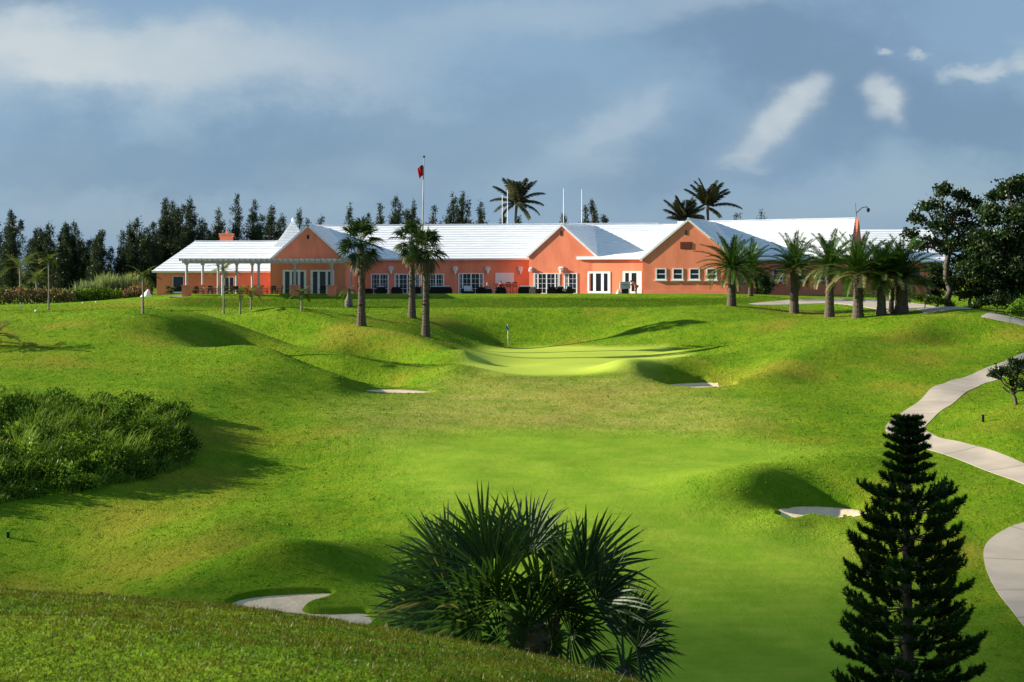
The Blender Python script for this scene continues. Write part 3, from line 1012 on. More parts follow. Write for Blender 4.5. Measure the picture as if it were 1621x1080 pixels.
# bell-cast white tower roof behind the left gable
tb = MB()
tcx, tY = zx(463.5, 172), 172.0
prof = []
zt0, zt1 = 1.2, zz(350, 172)
for k in range(15):
    t = k / 14
    hw = 2.75 * ((1 - t) * .82 + .18 * (1 - t) ** 3) + .07
    prof.append((hw, zt0 + (zt1 - zt0) * t))
for k in range(14):
    (h0, z0), (h1, z1) = prof[k], prof[k + 1]
    h0 += .05
    c0 = [(-h0, -h0), (h0, -h0), (h0, h0), (-h0, h0)]
    c1 = [(-h1, -h1), (h1, -h1), (h1, h1), (-h1, h1)]
    cb = [(a * (h0 - .06) / h0, b * (h0 - .06) / h0) for a, b in c0]
    v = [(tcx + a, tY + b, z0) for a, b in cb] + [(tcx + a, tY + b, z0) for a, b in c0] + [(tcx + a, tY + b, z1) for a, b in c1]
    tb.add(v, [(i, (i + 1) % 4, 4 + (i + 1) % 4, 4 + i) for i in range(4)] + [(4 + i, 4 + (i + 1) % 4, 8 + (i + 1) % 4, 8 + i) for i in range(4)])
tb.lathe([(.12, zt1 - .05), (.16, zt1 + .05), (.09, zt1 + .14), (.13, zt1 + .22), (.02, zt1 + .32)], 10, (tcx, tY, 0))
tb.build('tower_roof', M_ROOF, CLUB, world=True)
mb = MB()
poly_wall(mb, [(tcx - 2.4, tY - 2.4, 1.3), (tcx + 2.4, tY - 2.4, 1.3), (tcx + 2.4, tY + 2.4, 1.3), (tcx - 2.4, tY + 2.4, 1.3)])
mb.build('tower_wall', M_CORAL, CLUB, world=True)


def gb(blk, pa, pb, papex, pe, depth, **k):
    l0, _ = blk.px(pa)
    l1, _ = blk.px(pb)
    _, za = blk.px((pa + pb) / 2, papex)
    _, e0 = blk.px(pa, pe)
    gable_block(blk, l0, l1, za - .1, e0, e0, depth, **k)


gb(LG, 428, 547, 355.5, 411, 12.5, rdepth=19)
gb(CG, 837.5, 942, 354.5, 404, 6, rdepth=11)
gb(RG, 1017, 1163, 346.5, 409, 12, rdepth=17.5, plinth=.53)

# range with a low parapet between the middle and right gables
l0, _ = EXT.px(918.5); l1, _ = EXT.px(1030)
_, ze = EXT.px(967, 407.5)
mb = MB()
V = EXT.w([(l0, 0, -.5), (l1, 0, -.5), (l1, 0, ze), (l0, 0, ze), (l0, 6, -.5), (l1, 6, -.5), (l1, 6, ze), (l0, 6, ze)])
mb.add(V, [(0, 1, 2, 3), (4, 0, 3, 7), (1, 5, 6, 2)])
mb.build('wall', M_CORAL, CLUB, world=True)
rb = MB()
e0, e1 = EXT.w((l0 - .22, -.25, ze)), EXT.w((l1, -.25, ze))
slope(rb, e0, e1, (zx(1090, 175.2), 175.2, ZR + .13), (zx(912, 175.2), 175.2, ZR + .07), 14, h=.036)
rb.box(l0 - .25, l1, -.32, -.25, ze - .2, ze + .09, M=EXT.M, off=EXT.o)
rb.build('roof', M_ROOF, CLUB, world=True)

# right wing with its own gable end
l0, _ = RW.px(1150); l1, _ = RW.px(1347)
_, ze = RW.px(1250, 412)
_, zr = RW.px(1250, 353.5)
zr = zr * 1.03
mb = MB()
dp = 13.0
v = [(l0, 0, -.5), (l1, 0, -.5), (l1, 0, ze), (l0, 0, ze), (l0, dp, -.5), (l1, dp, -.5), (l1, dp, ze), (l0, dp, ze), (l1, dp / 2, zr - .05)]
mb.add(RW.w(v), [(0, 1, 2, 3), (1, 5, 6, 2), (5, 4, 7, 6), (4, 0, 3, 7)], [(2, 6, 8)])
mb.build('wall', M_CORAL, CLUB, world=True)
pb = MB()
pb.box(l0, l1 + .05, -.05, .02, -.5, .53, M=RW.M, off=RW.o)
pb.build('plinth', M_CORAL_D, CLUB, world=True)
rb = MB()
up = .14
slope(rb, RW.w((l0 - 6, -.35, ze - .1)), RW.w((l1 - .12, -.35, ze - .1 + .25)), RW.w((l1 - .12, dp / 2, zr + up + .25)), RW.w((l0 - 6, dp / 2, zr + up)), 14, h=.04)
slope(rb, RW.w((l1 - .12, dp + .35, ze - .1 + .25)), RW.w((l0 - 6, dp + .35, ze - .1)), RW.w((l0 - 6, dp / 2, zr + up)), RW.w((l1 - .12, dp / 2, zr + up + .25)), 14)
rb.tube([RW.w((l0 - 6, dp / 2, zr + up + .03)), RW.w((l1 - .12, dp / 2, zr + up + .28))], .09, 6)
rb.build('roof', M_ROOF, CLUB, world=True)
# raised coral verge of the end gable
vb = MB()
V = RW.w([(l1 - .14, -.5, ze - .35), (l1 - .06, dp / 2, zr + .42), (l1 - .14, dp + .5, ze - .35), (l1 + .22, -.5, ze - .35), (l1 + .22, dp / 2, zr + .42), (l1 + .22, dp + .5, ze - .35), (l1 - .14, dp / 2, -.4), (l1 + .22, dp / 2, -.4)])
vb.add(V, [(0, 3, 4, 1), (1, 4, 5, 2)], [(0, 1, 6), (1, 2, 6), (3, 7, 4), (4, 7, 5)])
vb.build('gable_end', M_CORAL, CLUB, world=True)
# camera on a bent arm on top of that gable
cb = MB()
ap = RW.w((l1, dp / 2, zr + .6))
cb.tube([ap, ap + [0, 0, .35], ap + [.55, 0, .85], ap + [1.0, 0, .95], ap + [1.15, 0, .8]], .045, 6)
cb.lathe([(.0, -.36), (.13, -.3), (.17, -.12), (.17, .0), (.05, .06), (0, .08)], 10, ap + [1.16, 0, .76])
cb.tube([ap, ap + [-.1, 0, 1.3]], .022, 5)
cb.build('security_camera', M_DARKM, CLUB, world=True)

# doors and windows
glazed(LG, (447.5, 485), (427.5, 467.5), 'door', [1, 1, .9], 1, stile=.22)
glazed(LG, (491.5, 529), (427.5, 467.5), 'door', [1, 1, .9], 1, stile=.22)
glazed(MAIN, (587, 615.5), (433.5, 467), 'door', 2, 4, mull=3)
glazed(MAIN, (624.5, 665), (433.5, 467), 'door', [.55, 1, 1, .55], 4, mull=2)
glazed(MAIN, (677, 703), (433.5, 467), 'door', 2, 4, mull=3)
glazed(MAIN, (725.5, 766), (432.5, 466.5), 'door', [.5, 1, 1, .5], 4, mull=2)
glazed(CG, (845, 886), (432.5, 465.5), 'door', [.5, 1, 1, .5], 4, mull=2)
glazed(CG, (893, 914), (432.5, 465.5), 'door', [.5, 1], 4, mull=2)
glazed(EXT, (929, 966.5), (429.8, 464.5), 'door', 3, 1, stile=.28)
glazed(EXT, (986, 1016), (429.3, 464.5), 'door', [1, 1, .5], 1, stile=.25)
for a in (1038, 1064.6, 1091, 1118):
    glazed(RG, (a, a + 17), (425, 443), 'window', 1, 2, stile=.12, bar=.07, sill=True)
for a, b in ((1223, 1240), (1259.5, 1275), (1290.5, 1307)):
    glazed(RW, (a, b), (426.3, 444), 'window', 1, 2, stile=.12, bar=.07, sill=True)
glazed(LW, (273.5, 291), (437.5, 462.5), 'window', 1, 1, stile=.05, sill=True)
glazed(LW, (354.5, 371.5), (438, 468), 'door', 2, 1, stile=.12)
# side windows of the right gable's flank, and a niche on the left gable's flank
SB = Blk(1163, 157, -16)
SB.o = RG.w((RG.px(1163)[0], 0, 0)); SB.M = rotz(R(-16 + 90)); SB.rot = R(74)


def side_win(o, M, a, b, z0, z1):
    f, p = MB(), MB()
    p.box(a + .03, b - .03, -.02, .02, z0, z1, M=M, off=o)
    f.box(a, b, -.05, .01, z1 - .08, z1, M=M, off=o); f.box(a, b, -.05, .01, z0, z0 + .08, M=M, off=o)
    f.box(a, a + .1, -.054, .012, z0 + .08, z1 - .08, M=M, off=o); f.box(b - .1, b, -.054, .012, z0 + .08, z1 - .08, M=M, off=o)
    f.box(a - .1, b + .1, -.16, .012, z0 - .12, z0 - .001, M=M, off=o)
    fo = f.build('window', M_WHITE, CLUB, world=True)
    g = p.build('pane', M_GLASS, fo)
    g.data.transform(Matrix.Translation(-Vector(ORG)))


side_win(SB.o, SB.M, 1.8, 3.1, 1.3, 2.5)
side_win(SB.o, SB.M, 5.0, 6.3, 1.3, 2.5)
LS = LG.w((LG.px(547)[0], 0, 0))
side_win(LS, rotz(R(90)), 4.2, 5.6, .3, 2.35)

# white serving hatch
l0, z1 = MAIN.px(784, 432); l1, z0 = MAIN.px(813.5, 448.5)
m = MB()
m.box(l0, l1, -.04, .01, z0, z1, M=MAIN.M, off=MAIN.o)
for k in range(1, 9):
    z = z0 + (z1 - z0) * k / 9
    m.box(l0 + .02, l1 - .02, -.055, -.039, z - .06, z + .04, M=MAIN.M, off=MAIN.o)
h = m.build('shutter', M_WHITE, CLUB, world=True)
m = MB()
m.box(l0 - .12, l1 + .12, -.3, .01, z0 - .1, z0 - .002, M=MAIN.M, off=MAIN.o)
m.build('counter', M_CORAL_D, CLUB, world=True)
for p in (619, 721, 772.3, 824):
    sconce(MAIN, p)
sconce(CG, 888.5)
sconce(CG, 840.5, 423, 430, .2)
# gable vents
for blk, a, b, c, d in ((LG, 485.8, 489.6, 372, 378.5), (CG, 887, 890.2, 366, 373.5), (RG, 1084.4, 1088, 365, 372)):
    l0, z1 = blk.px(a, c); l1, z0 = blk.px(b, d)
    m = MB()
    m.box(l0, l1, -.03, .01, z0, z1, M=blk.M, off=blk.o)
    m.build('vent', M_DARKM, CLUB, world=True)
l0, z1 = RG.px(1077.5, 383.5); l1, z0 = RG.px(1094.3, 393.5)
m = MB()
for k in range(7):
    z = z0 + (z1 - z0) * k / 7
    m.box(l0, l1, -.06, .01, z, z + .055, M=RG.M, off=RG.o)
m.box(l0 - .05, l1 + .05, -.02, .008, z0 - .05, z1 + .03, M=RG.M, off=RG.o)
m.build('vent', M_LOUV, CLUB, world=True)
# small awning box beside the parapet range
m = MB()
l0, z1 = EXT.px(913, 419); l1, z0 = EXT.px(918, 424)
m.box(l0, l1, -.1, .6, z0, z1, M=EXT.M, off=EXT.o)
m.build('door_canopy', M_WHITE, CLUB, world=True)

# building behind on the right
YA = 186
ann = thing('outbuilding', 'coral outbuilding with plain white roof behind the dark trees on the right', 'building', (zx(1420, YA), YA, -2.6))
mb = MB()
xa, xb = zx(1330, YA), zx(1492, YA)
zea, zra = zz(414, YA), zz(363.5, YA + 7)
poly_wall(mb, [(xa, YA, zea), (xb, YA, zea), (xb, YA + 14, zea), (xa, YA + 14, zea)])
mb.build('wall', M_CORAL, ann, world=True)
rb = MB()
slope(rb, (xa - .4, YA - .5, zea), (xb + .4, YA - .5, zea), (xb + .4, YA + 7, zra), (xa - .4, YA + 7, zra), 14)
slope(rb, (xb + .4, YA + 14.5, zea), (xa - .4, YA + 14.5, zea), (xa - .4, YA + 7, zra), (xb + .4, YA + 7, zra), 14)
rb.build('roof', M_ROOF, ann, world=True)
m = MB()
m.box(zx(1443, YA), zx(1456, YA), YA - .04, YA + .01, -1.4, .3)
m.build('window', M_GLASS, ann, world=True)

# terrace paving
m = MB()
m.box(-30.2, -8, 150.6, 167.9, ZB - .3, ZB + .05)
m.box(-8.0, 11.5, 152.5, 167.9, ZB - .3, ZB + .05)
o = m.build('terrace', plain('terrace paving', (.42, .36, .30), .9, .1, 2), None)
tag(o, 'flat paved terrace along the clubhouse front', None, None, 'structure')

# ------------------------------------------------------------------ pergola
YP0, YP1 = 151.2, 157.6
pg = thing('pergola', 'grey timber pergola on coral plinths in front of the left gable', 'pergola', (-22.3, 151.2, ZB))
zt = zz(415.5, YP0)
posts = [(zx(p, YP0), YP0) for p in (295.5, 352.5, 409.5, 466.6, 525.0)] + [(zx(p, YP1), YP1) for p in (321, 374.8)] + [(zx(345.5, 160.5), 160.5), (zx(399.5, 160.5), 160.5)]
for x, y in posts:
    m = MB()
    m.tube([(x, y, ZB), (x, y, zt - .12)], [.13, .115], 12)
    m.box(x - .17, x + .17, y - .17, y + .17, zt - .2, zt - .06)
    m.build('post', M_GREYW, pg, world=True)
for x, y in posts[:1] + posts[2:6]:
    m = MB()
    hw = .36 if y < 155 else .3
    m.box(x - hw, x + hw, y - hw, y + hw, ZB - .4, ZB + .95)
    m.box(x - hw - .06, x + hw + .06, y - hw - .06, y + hw + .06, ZB + .95, ZB + 1.05)
    m.build('plinth', M_CORAL, pg, world=True)
xA, xB = zx(283, YP0), zx(547, YP0)
for y, x1 in ((YP0, xB), (154.6, zx(547, 154.6)), (YP1, zx(425, YP1)), (160.5, zx(425, 160.5))):
    m = MB()
    m.box(xA + .3, x1, y - .1, y + .1, zt - .06, zt + .14)
    m.build('beam', M_GREYW, pg, world=True)
n = 31
for k in range(n):
    x = xA + .2 + (xB - xA - .4) * k / (n - 1)
    m = MB()
    y1 = 161.0 if x < zx(424, 156) else 155.7
    m.add([(x - .05, YP0 - .75, zt + .22), (x + .05, YP0 - .75, zt + .22), (x - .05, YP0 - .6, zt + .14), (x + .05, YP0 - .6, zt + .14),
           (x - .05, y1, zt + .14), (x + .05, y1, zt + .14), (x - .05, YP0 - .75, zt + .33), (x + .05, YP0 - .75, zt + .33), (x - .05, y1, zt + .33), (x + .05, y1, zt + .33)],
          [(0, 1, 7, 6), (0, 2, 3, 1), (2, 4, 5, 3), (6, 7, 9, 8), (4, 8, 9, 5), (2, 6, 8, 4), (3, 5, 9, 7)], [(0, 6, 2), (1, 3, 7)])
    m.build('rafter', M_GREYW, pg, world=True)
# ------------------------------------------------------------------ plants
M_BARK = plain('bark', (.12, .10, .08), .95, .25, 6, .6, 14, .1)
M_PBARK = plain('palm bark', (.13, .105, .08), .95, .3, 9, .8, 10, .1, stretch=(1, 1, 3))
M_CAS = leafmat('casuarina needles', (.016, .030, .018), (.050, .072, .040), None, .25, .03)
M_DARKL = leafmat('dark broad leaves', (.012, .028, .008), (.035, .065, .014), (.08, .11, .02), .25, .05)
M_DATE = leafmat('date palm fronds', (.020, .058, .008), (.060, .12, .016), (.30, .25, .12), .25, .07)
M_COCO = leafmat('coconut fronds', (.025, .035, .020), (.075, .075, .040), (.22, .19, .10), .25, .07)
M_WASH = leafmat('fan palm leaves', (.018, .040, .012), (.050, .085, .022), (.16, .12, .06), .22, .06)
M_SKIRT = leafmat('dead fronds', (.10, .075, .045), (.20, .15, .09), None, .15, .03)
M_SABAL = leafmat('palmetto leaves', (.014, .040, .012), (.045, .10, .022), (.26, .22, .09), .25, .07, .45)
M_NORF = leafmat('araucaria needles', (.010, .030, .007), (.040, .095, .016), None, .25, .03)
M_YOUNG = leafmat('young palm leaves', (.05, .09, .012), (.13, .17, .03), (.28, .24, .10), .3, .06)
M_BRUSH = leafmat('wild brush', (.018, .055, .004), (.16, .27, .03), (.34, .36, .13), .28, .02)
M_HEDGE = leafmat('flowering hedge leaves', (.05, .08, .02), (.10, .13, .04), (.42, .18, .16), .3, .03)
M_REED = leafmat('pale reeds', (.10, .15, .05), (.26, .33, .15), (.36, .36, .2), .35, .03)
M_BLADE = leafmat('knoll grass', (.030, .050, .004), (.095, .105, .009), (.20, .135, .03), .35, .03)


def unit(v):
    v = np.asarray(v, float)
    return v / (np.linalg.norm(v, axis=-1, keepdims=True) + 1e-12)


def leaves(mb, C, D, N, ln, wd, tint, mid=.5):
    C, D = np.asarray(C, float), unit(D)
    S = unit(np.cross(D, N))
    ln, wd = np.broadcast_to(ln, (len(C),))[:, None], np.broadcast_to(wd, (len(C),))[:, None]
    v = np.stack([C, C + D * ln * mid + S * wd / 2, C + D * ln, C + D * ln * mid - S * wd / 2], 1).reshape(-1, 3)
    mb.add(v, np.arange(len(C) * 4).reshape(-1, 4), None, np.repeat(np.broadcast_to(tint, (len(C),)), 4))


def rdir(r, n, up=0.0):
    d = r.normal(size=(n, 3))
    d = unit(d)
    d[:, 2] += up
    return unit(d)


def limb(r, a, b, n=6, wob=.06, sag=0.0):
    a, b = np.asarray(a, float), np.asarray(b, float)
    t = np.linspace(0, 1, n)[:, None]
    p = a + (b - a) * t
    Lh = np.linalg.norm(b - a)
    p[1:-1] += r.normal(size=(n - 2, 3)) * wob * Lh
    p[:, 2] += sag * Lh * np.sin(np.pi * t[:, 0])
    return p


def casuarina(label, px, top, d, hw, seed, thin=1.0, low=.12, lean=0.0):
    r = np.random.default_rng(seed)
    x = (px - CX) / F * d
    zb = gz(x, d) - .1
    H = (HY - top) / F * d - zb
    root = thing('casuarina_tree', label, 'tree', (x, d, zb), 0, 'casuarina trees behind the clubhouse')
    tr = MB()
    tp = limb(r, (0, 0, 0), (lean * H, 0, H * .93), 8, .012)
    tr.tube(tp, np.linspace(.22, .04, 8) * (H / 11), 7)
    cr = MB()
    nl = max(2, int(r.integers(4, 7) * min(1.3, .6 + hw * .32))) + (3 if px < 330 else 1)
    for k in range(nl):
        az = r.uniform(0, 6.28)
        off = hw * r.uniform(.25, .8) if k else 0.0
        zt = H if k == 0 else H * r.uniform(.62, .97)
        z0 = H * r.uniform(low, low + .2)
        a0 = np.array([0, 0, max(z0 - .6 - off * .6, .05 * H)])
        a1 = np.array([math.cos(az) * off * .8, math.sin(az) * off * .8, z0 + .25 * (zt - z0)])
        a2 = np.array([math.cos(az) * off + lean * H + r.normal(0, .12), math.sin(az) * off, zt])
        lead = np.vstack([limb(r, a0, a1, 4, .03), limb(r, a1, a2, 6, .02)[1:]])
        tr.tube(lead, np.linspace(.09, .012, len(lead)), 5, cap=False)
        ll = zt - z0
        rw = min(hw * .85, .17 * ll + .3) * r.uniform(.8, 1.2) * (1.6 if px < 330 else 1.5 if px < 800 else 1.1)
        nc = int(ll / .13 * thin)
        ph = r.uniform(0, 6.28)
        for j in range(nc):
            f = (j + r.random()) / nc
            if math.sin(f * 21 + ph) + r.normal(0, .5) < -.75: continue
            c0 = np.array([np.interp(z0 + f * ll, lead[:, 2], lead[:, i]) for i in (0, 1)] + [z0 + f * ll * .97])
            rr = rw * (1 - f) ** .75 * (.8 + .35 * math.sin(f * 13 + ph * 2)) + .06
            dv = rdir(r, 1)[0] * [1, 1, .2]
            e = c0 + dv * rr * r.uniform(.25, 1.0) + [0, 0, .25 * rr]
            if r.random() < .3: tr.tube([c0 - [0, 0, .25 * rr], e], [.018, .008], 3, cap=False)
            n = int(30 * r.uniform(.5, 1.3))
            sp = .19 * r.uniform(.7, 1.3) * (1 - .4 * f)
            C = e + r.normal(size=(n, 3)) * np.array([sp, sp, sp * 1.6])
            D = rdir(r, n, .8) + dv * .5
            leaves(cr, C, D, rdir(r, n), r.uniform(.25, .6, n) * (1 - .35 * f), r.uniform(.05, .11, n), np.clip(r.normal(.35, .22) + r.normal(0, .12, n), 0, .78))
    tr.build('trunk', M_BARK, root)
    cr.build('crown', M_CAS, root)
    return root


CAS = [
    (-8, 340, 196, 2.2, 'dark casuarina cut off by the left end of the treeline'),
    (15, 333, 190, 1.7, 'tallest dark casuarina at the left end of the treeline'),
    (54, 364, 206, 2.2, 'low casuarina in the gap right of the tallest left tree'),
    (78, 354, 203, 2.2, 'broad bushy casuarina behind the lone thin palm above the hedge'),
    (101, 348, 200, 1.7, 'pointed casuarina topping the bushy clump above the red hedge'),
    (121, 352, 204, 2.2, 'casuarina on the right shoulder of the clump above the red hedge'),
    (140, 380, 200, 1.8, 'short casuarina filling the dip above the pale reeds'),
    (158, 364, 198, 1.6, 'small pointed casuarina standing alone above the pale reeds'),
    (186, 392, 205, 2.2, 'low dark casuarina between the lone pointed one and the wing'),
    (207, 356, 206, 2.0, 'casuarina stepping up towards the left end of the wing'),
    (222, 346, 202, 2.0, 'rounded casuarina directly left of the two tall ones over the wing'),
    (240, 352, 199, 1.9, 'casuarina tucked in the notch above the low roof corner'),
    (256, 312, 205, 2.0, 'tall twin topped casuarina above the left roof corner'),
    (272, 318, 208, 1.8, 'casuarina leaning on the tall twin topped one'),
    (296, 314, 203, 2.3, 'tall broad casuarina above the start of the wing ridge'),
    (322, 347, 210, 1.6, 'low casuarina in the gap left of the chimney'),
    (345, 330, 206, 1.7, 'slim casuarina just left of the chimney'),
    (371, 309, 203, 1.5, 'narrowest and tallest casuarina right above the chimney'),
    (401, 318, 205, 1.6, 'straight narrow casuarina next right of the chimney tree'),
    (428, 326, 207, 1.8, 'wind bent casuarina above the right half of the wing ridge'),
    (450, 342, 210, 1.4, 'short casuarina behind the white tower roof'),
    (474, 333, 212, 1.2, 'thin casuarina top showing right of the white tower roof'),
    (504, 342, 214, 1.0, 'little casuarina tip beside the left gable peak'),
    (552, 321, 205, 1.4, 'casuarina with spreading arms behind the first tall fan palm'),
    (580, 338, 208, 1.2, 'small casuarina tip above the first tall fan palm'),
    (602, 323, 206, 1.1, 'spire shaped casuarina right of the first tall fan palm'),
    (625, 312, 205, 1.7, 'double spired casuarina midway between the palms and the flagpole'),
    (648, 317, 207, 1.3, 'casuarina nearest the left of the flagpole'),
    (685, 327, 209, 1.3, 'small casuarina nearest the right of the flagpole'),
    (713, 306, 204, 1.5, 'tall casuarina second right of the flagpole'),
    (736, 303, 206, 1.6, 'tallest casuarina in the group right of the flagpole'),
    (760, 319, 205, 1.6, 'casuarina with slanting arms right of the tallest by the flagpole'),
    (792, 340, 212, 1.1, 'small casuarina low behind the single coconut palm'),
    (818, 344, 212, 1.1, 'low casuarina under the right side of the single coconut palm'),
    (888, 340, 206, 1.0, 'small casuarina tip behind the middle gable peak'),
    (939, 317, 205, 1.2, 'lone pointed casuarina right of the two thin masts'),
    (954, 342, 207, .7, 'tiny casuarina tip beside the lone pointed one'),
    (1162, 339, 206, .6, 'sparse casuarina tip left of the pair above the right roof'),
    (1173, 338, 208, .6, 'sparse casuarina tip under the long coconut frond'),
    (1202, 334, 206, .7, 'sparse leaning casuarina tip farthest right above the roof'),
]
for k, (px, top, d, hw, lab) in enumerate(CAS):
    casuarina(lab, px, top, d, hw, 100 + k, thin=(1.15 if px < 330 else .45 if px > 1100 else 1.0), low=(.04 if px < 300 else .45 if px > 1100 else .3), lean=.012 * ((k * 7) % 5 - 1))


# ---- palms
def pinnate(mb, base, az, el, length, droop, nl, ll, lw, r, tint=.4, vee=.35, fwd=.9, hang=0.0, twist=0.0, rw=.03):
    n = 14
    s = np.linspace(0, 1, n)
    ang = el - droop * s ** 1.3
    dl = length / (n - 1)
    rad = np.concatenate([[0], np.cumsum(np.cos(ang[:-1]) * dl)])
    zz_ = np.concatenate([[0], np.cumsum(np.sin(ang[:-1]) * dl)])
    h = np.array([math.cos(az), math.sin(az), 0])
    side = np.array([-math.sin(az), math.cos(az), 0])
    P = np.asarray(base) + rad[:, None] * h + zz_[:, None] * np.array([0, 0, 1.0]) + side * (twist * s ** 2 * length)[:, None]
    mb.tube(P, np.linspace(rw, rw * .25, n), 4, cap=False, tint=min(.79, tint + .2))
    f = np.linspace(.10, 1.0, nl)
    C = np.stack([np.interp(f, s, P[:, i]) for i in range(3)], 1)
    T = unit(np.stack([np.interp(f, s, np.gradient(P[:, i])) for i in range(3)], 1))
    up = unit(np.cross(np.broadcast_to(side, T.shape), T) * -1)
    up = np.where(up[:, 2:3] < 0, -up, up)
    prof = np.sin(np.pi * np.clip(.12 + f * .80, 0, 1)) ** .6
    for sg in (-1, 1):
        D = T * fwd + np.cross(T, up) * sg * 1.0 + up * vee + np.array([0, 0, -hang])
        D = D + r.normal(size=D.shape) * .10
        leaves(mb, C, D, up, ll * prof * r.uniform(.85, 1.1, nl), lw, np.clip(tint + r.normal(0, .08, nl), 0, 1 if tint > .8 else .79), .35)


def palm_trunk(pts, rads, rings, r, n=12, boot=0.0):
    pts = np.asarray(pts, float)
    m = rings
    t = np.linspace(0, 1, len(pts))
    tt = np.linspace(0, 1, m)
    P = np.stack([np.interp(tt, t, pts[:, i]) for i in range(3)], 1)
    q = np.interp(tt, np.linspace(0, 1, len(rads)), rads)
    q = q * (1 + .06 * (np.arange(m) % 2) + r.normal(0, .015, m))
    mb = MB()
    mb.tube(P, q, n)
    if boot:
        k = int(m * 3)
        f = r.uniform(.25, .97, k)
        C = np.stack([np.interp(f, t, pts[:, i]) for i in range(3)], 1)
        a = r.uniform(0, 6.28, k)
        o = np.stack([np.cos(a), np.sin(a), np.zeros(k)], 1)
        rr = np.interp(f, np.linspace(0, 1, len(rads)), rads)[:, None]
        leaves(mb, C + o * rr * .85, o * .7 + np.array([0, 0, .9]), np.cross(o, [0, 0, 1]) * 1.0 + o * .01, boot, boot * .45, .5)
        leaves(mb, C + o * rr * .85, o * .7 + np.array([0, 0, .9]), o, boot, boot * .6, .5)
    return mb


def date_palm(label, px, py, top, seed, nf=46, fl=2.7, tr=.34, d=None, dry=.3, pale=True):
    r = np.random.default_rng(seed)
    b = ray(px, py) if d is None else at(px, d)
    root = thing('date_palm', label, 'palm', b, 0, 'date palms beside the driveway')
    d = b[1]
    H = (HY - top) / F * d - b[2]
    th = H - fl * .86
    palm_trunk([(0, 0, -.3), (.02, 0, th * .5), (.03, .02, th * .86), (0.03, .02, th)], [tr * 1.25, tr * .98, tr * .85, tr * .8, tr * .95, tr * 1.25, tr * .9], 34, r, 14, .16).build('trunk', M_PBARK, root)
    cr = MB()
    for k in range(nf):
        f = (k + .5) / nf
        el = R(84) - R(100) * f ** .85 + r.normal(0, .08)
        az = k * 2.39996 + r.normal(0, .15)
        ln = fl * (.82 + .25 * math.sin(math.pi * min(1, f + .15))) * r.uniform(.9, 1.08)
        t = np.clip(.45 - .25 * f + r.normal(0, .1), .05, .75)
        if f > 1 - dry:
            t = r.uniform(.86, 1.0) if r.random() < .75 and pale else .75
        pinnate(cr, (0.03, .02, th - .05 + .15 * (1 - f)), az, el, ln, R(35) + R(42) * f + r.normal(0, .08), 54, fl * .17, .048, r, t, vee=.4, rw=.04)
    cr.build('crown', M_DATE, root)
    return root


date_palm('date palm standing apart in front of the right gable', 1158, 484.5, 374, 1, fl=2.95)
date_palm('first date palm of the driveway row, facing the three wing windows', 1257, 495.5, 374, 2, fl=2.95)
date_palm('second date palm of the driveway row, crown overlapping both neighbours', 1313, 502, 369, 3, fl=3.0)
date_palm('third date palm of the driveway row below the roof end gable', 1358, 503, 373, 4, fl=2.95)
date_palm('half hidden date palm with shaggy dry skirt in the driveway row', 1395, 498.5, 382, 5, fl=2.6, tr=.3, dry=.45)
date_palm('stout date palm with ivy green trunk top at the end of the row', 1427, 495, 378, 6, fl=2.9, tr=.42)
date_palm('small slim date palm squeezed beside the stout one', 1411, 496, 405, 7, nf=26, fl=1.6, tr=.16, dry=.5)
date_palm('darker date palm close to the wall behind the one standing apart', 1188, 0, 386, 8, nf=34, fl=2.7, tr=.22, d=150.5, dry=.12, pale=False)


def coconut(label, px, d, heart, seed, fronds, lean=.5):
    """fronds: (direction in the picture, deg from the right, length m, towards the camera)"""
    r = np.random.default_rng(seed)
    x = (px - CX) / F * d
    zb = gz(x - lean, d)
    H = (HY - heart) / F * d - zb
    root = thing('coconut_palm', label, 'palm', (x - lean, d, zb), 0, 'coconut palms behind the clubhouse')
    palm_trunk([(0, 0, -.2), (lean * .15, 0, H * .4), (lean * .6, 0, H * .8), (lean, 0, H)], [.24, .15, .13, .13, .17], 40, r, 10).build('trunk', M_PBARK, root)
    cr = MB()
    for a, ln, dy in fronds:
        el = math.asin(np.clip(math.sin(R(a)) * .98, -.95, .98))
        az = (0 if math.cos(R(a)) > 0 else math.pi) + dy * (1 if math.cos(R(a)) > 0 else -1)
        pinnate(cr, (lean, 0, H), az, min(el + R(12), R(88)), ln, R(38 if math.sin(R(a)) > .55 else 60) + r.normal(0, .08), 64, .9, .12, r, np.clip(r.normal(.4, .15), 0, .75) if r.random() < .85 else .9, vee=-.05, fwd=.75, hang=.55, rw=.035)
    cr.build('crown', M_COCO, root)
    return root


coconut('single coconut palm rising behind the long middle roof', 818, 192, 322, 11,
        [(160, 3.2, .2), (140, 3.4, .3), (115, 3.3, -.5), (95, 3.0, .4), (70, 3.1, -.7), (50, 3.4, .2), (32, 3.5, -.2), (10, 3.3, .3), (-12, 3.0, .1), (-35, 2.4, .5), (185, 3.0, -.4), (205, 2.2, .3), (80, 2.6, 1.3), (100, 2.6, -1.4), (45, 3, 1.2), (130, 3, -1.2), (60, 3, -.3), (20, 3, 1.0), (0, 2.2, -1.2), (150, 2.4, 1.2), (85, 3.1, .1), (105, 2.9, 1.0)], .4)
coconut('tall coconut palm with one long frond sweeping right behind the right gable', 1120, 190, 328, 12,
        [(135, 3.3, .2), (120, 3.2, .4), (100, 3.4, .2), (85, 3.3, .4), (62, 3.3, .2), (48, 3.2, .3), (36, 3.1, .2), (12, 4.0, .0), (200, 2.4, .3), (110, 2.8, 1.0), (75, 2.8, -1.0), (55, 2.8, -1.1), (125, 2.8, -1.0), (-20, 2.0, .4), (90, 2.4, 0), (68, 3.2, .1), (106, 3.3, .1)], -.2)
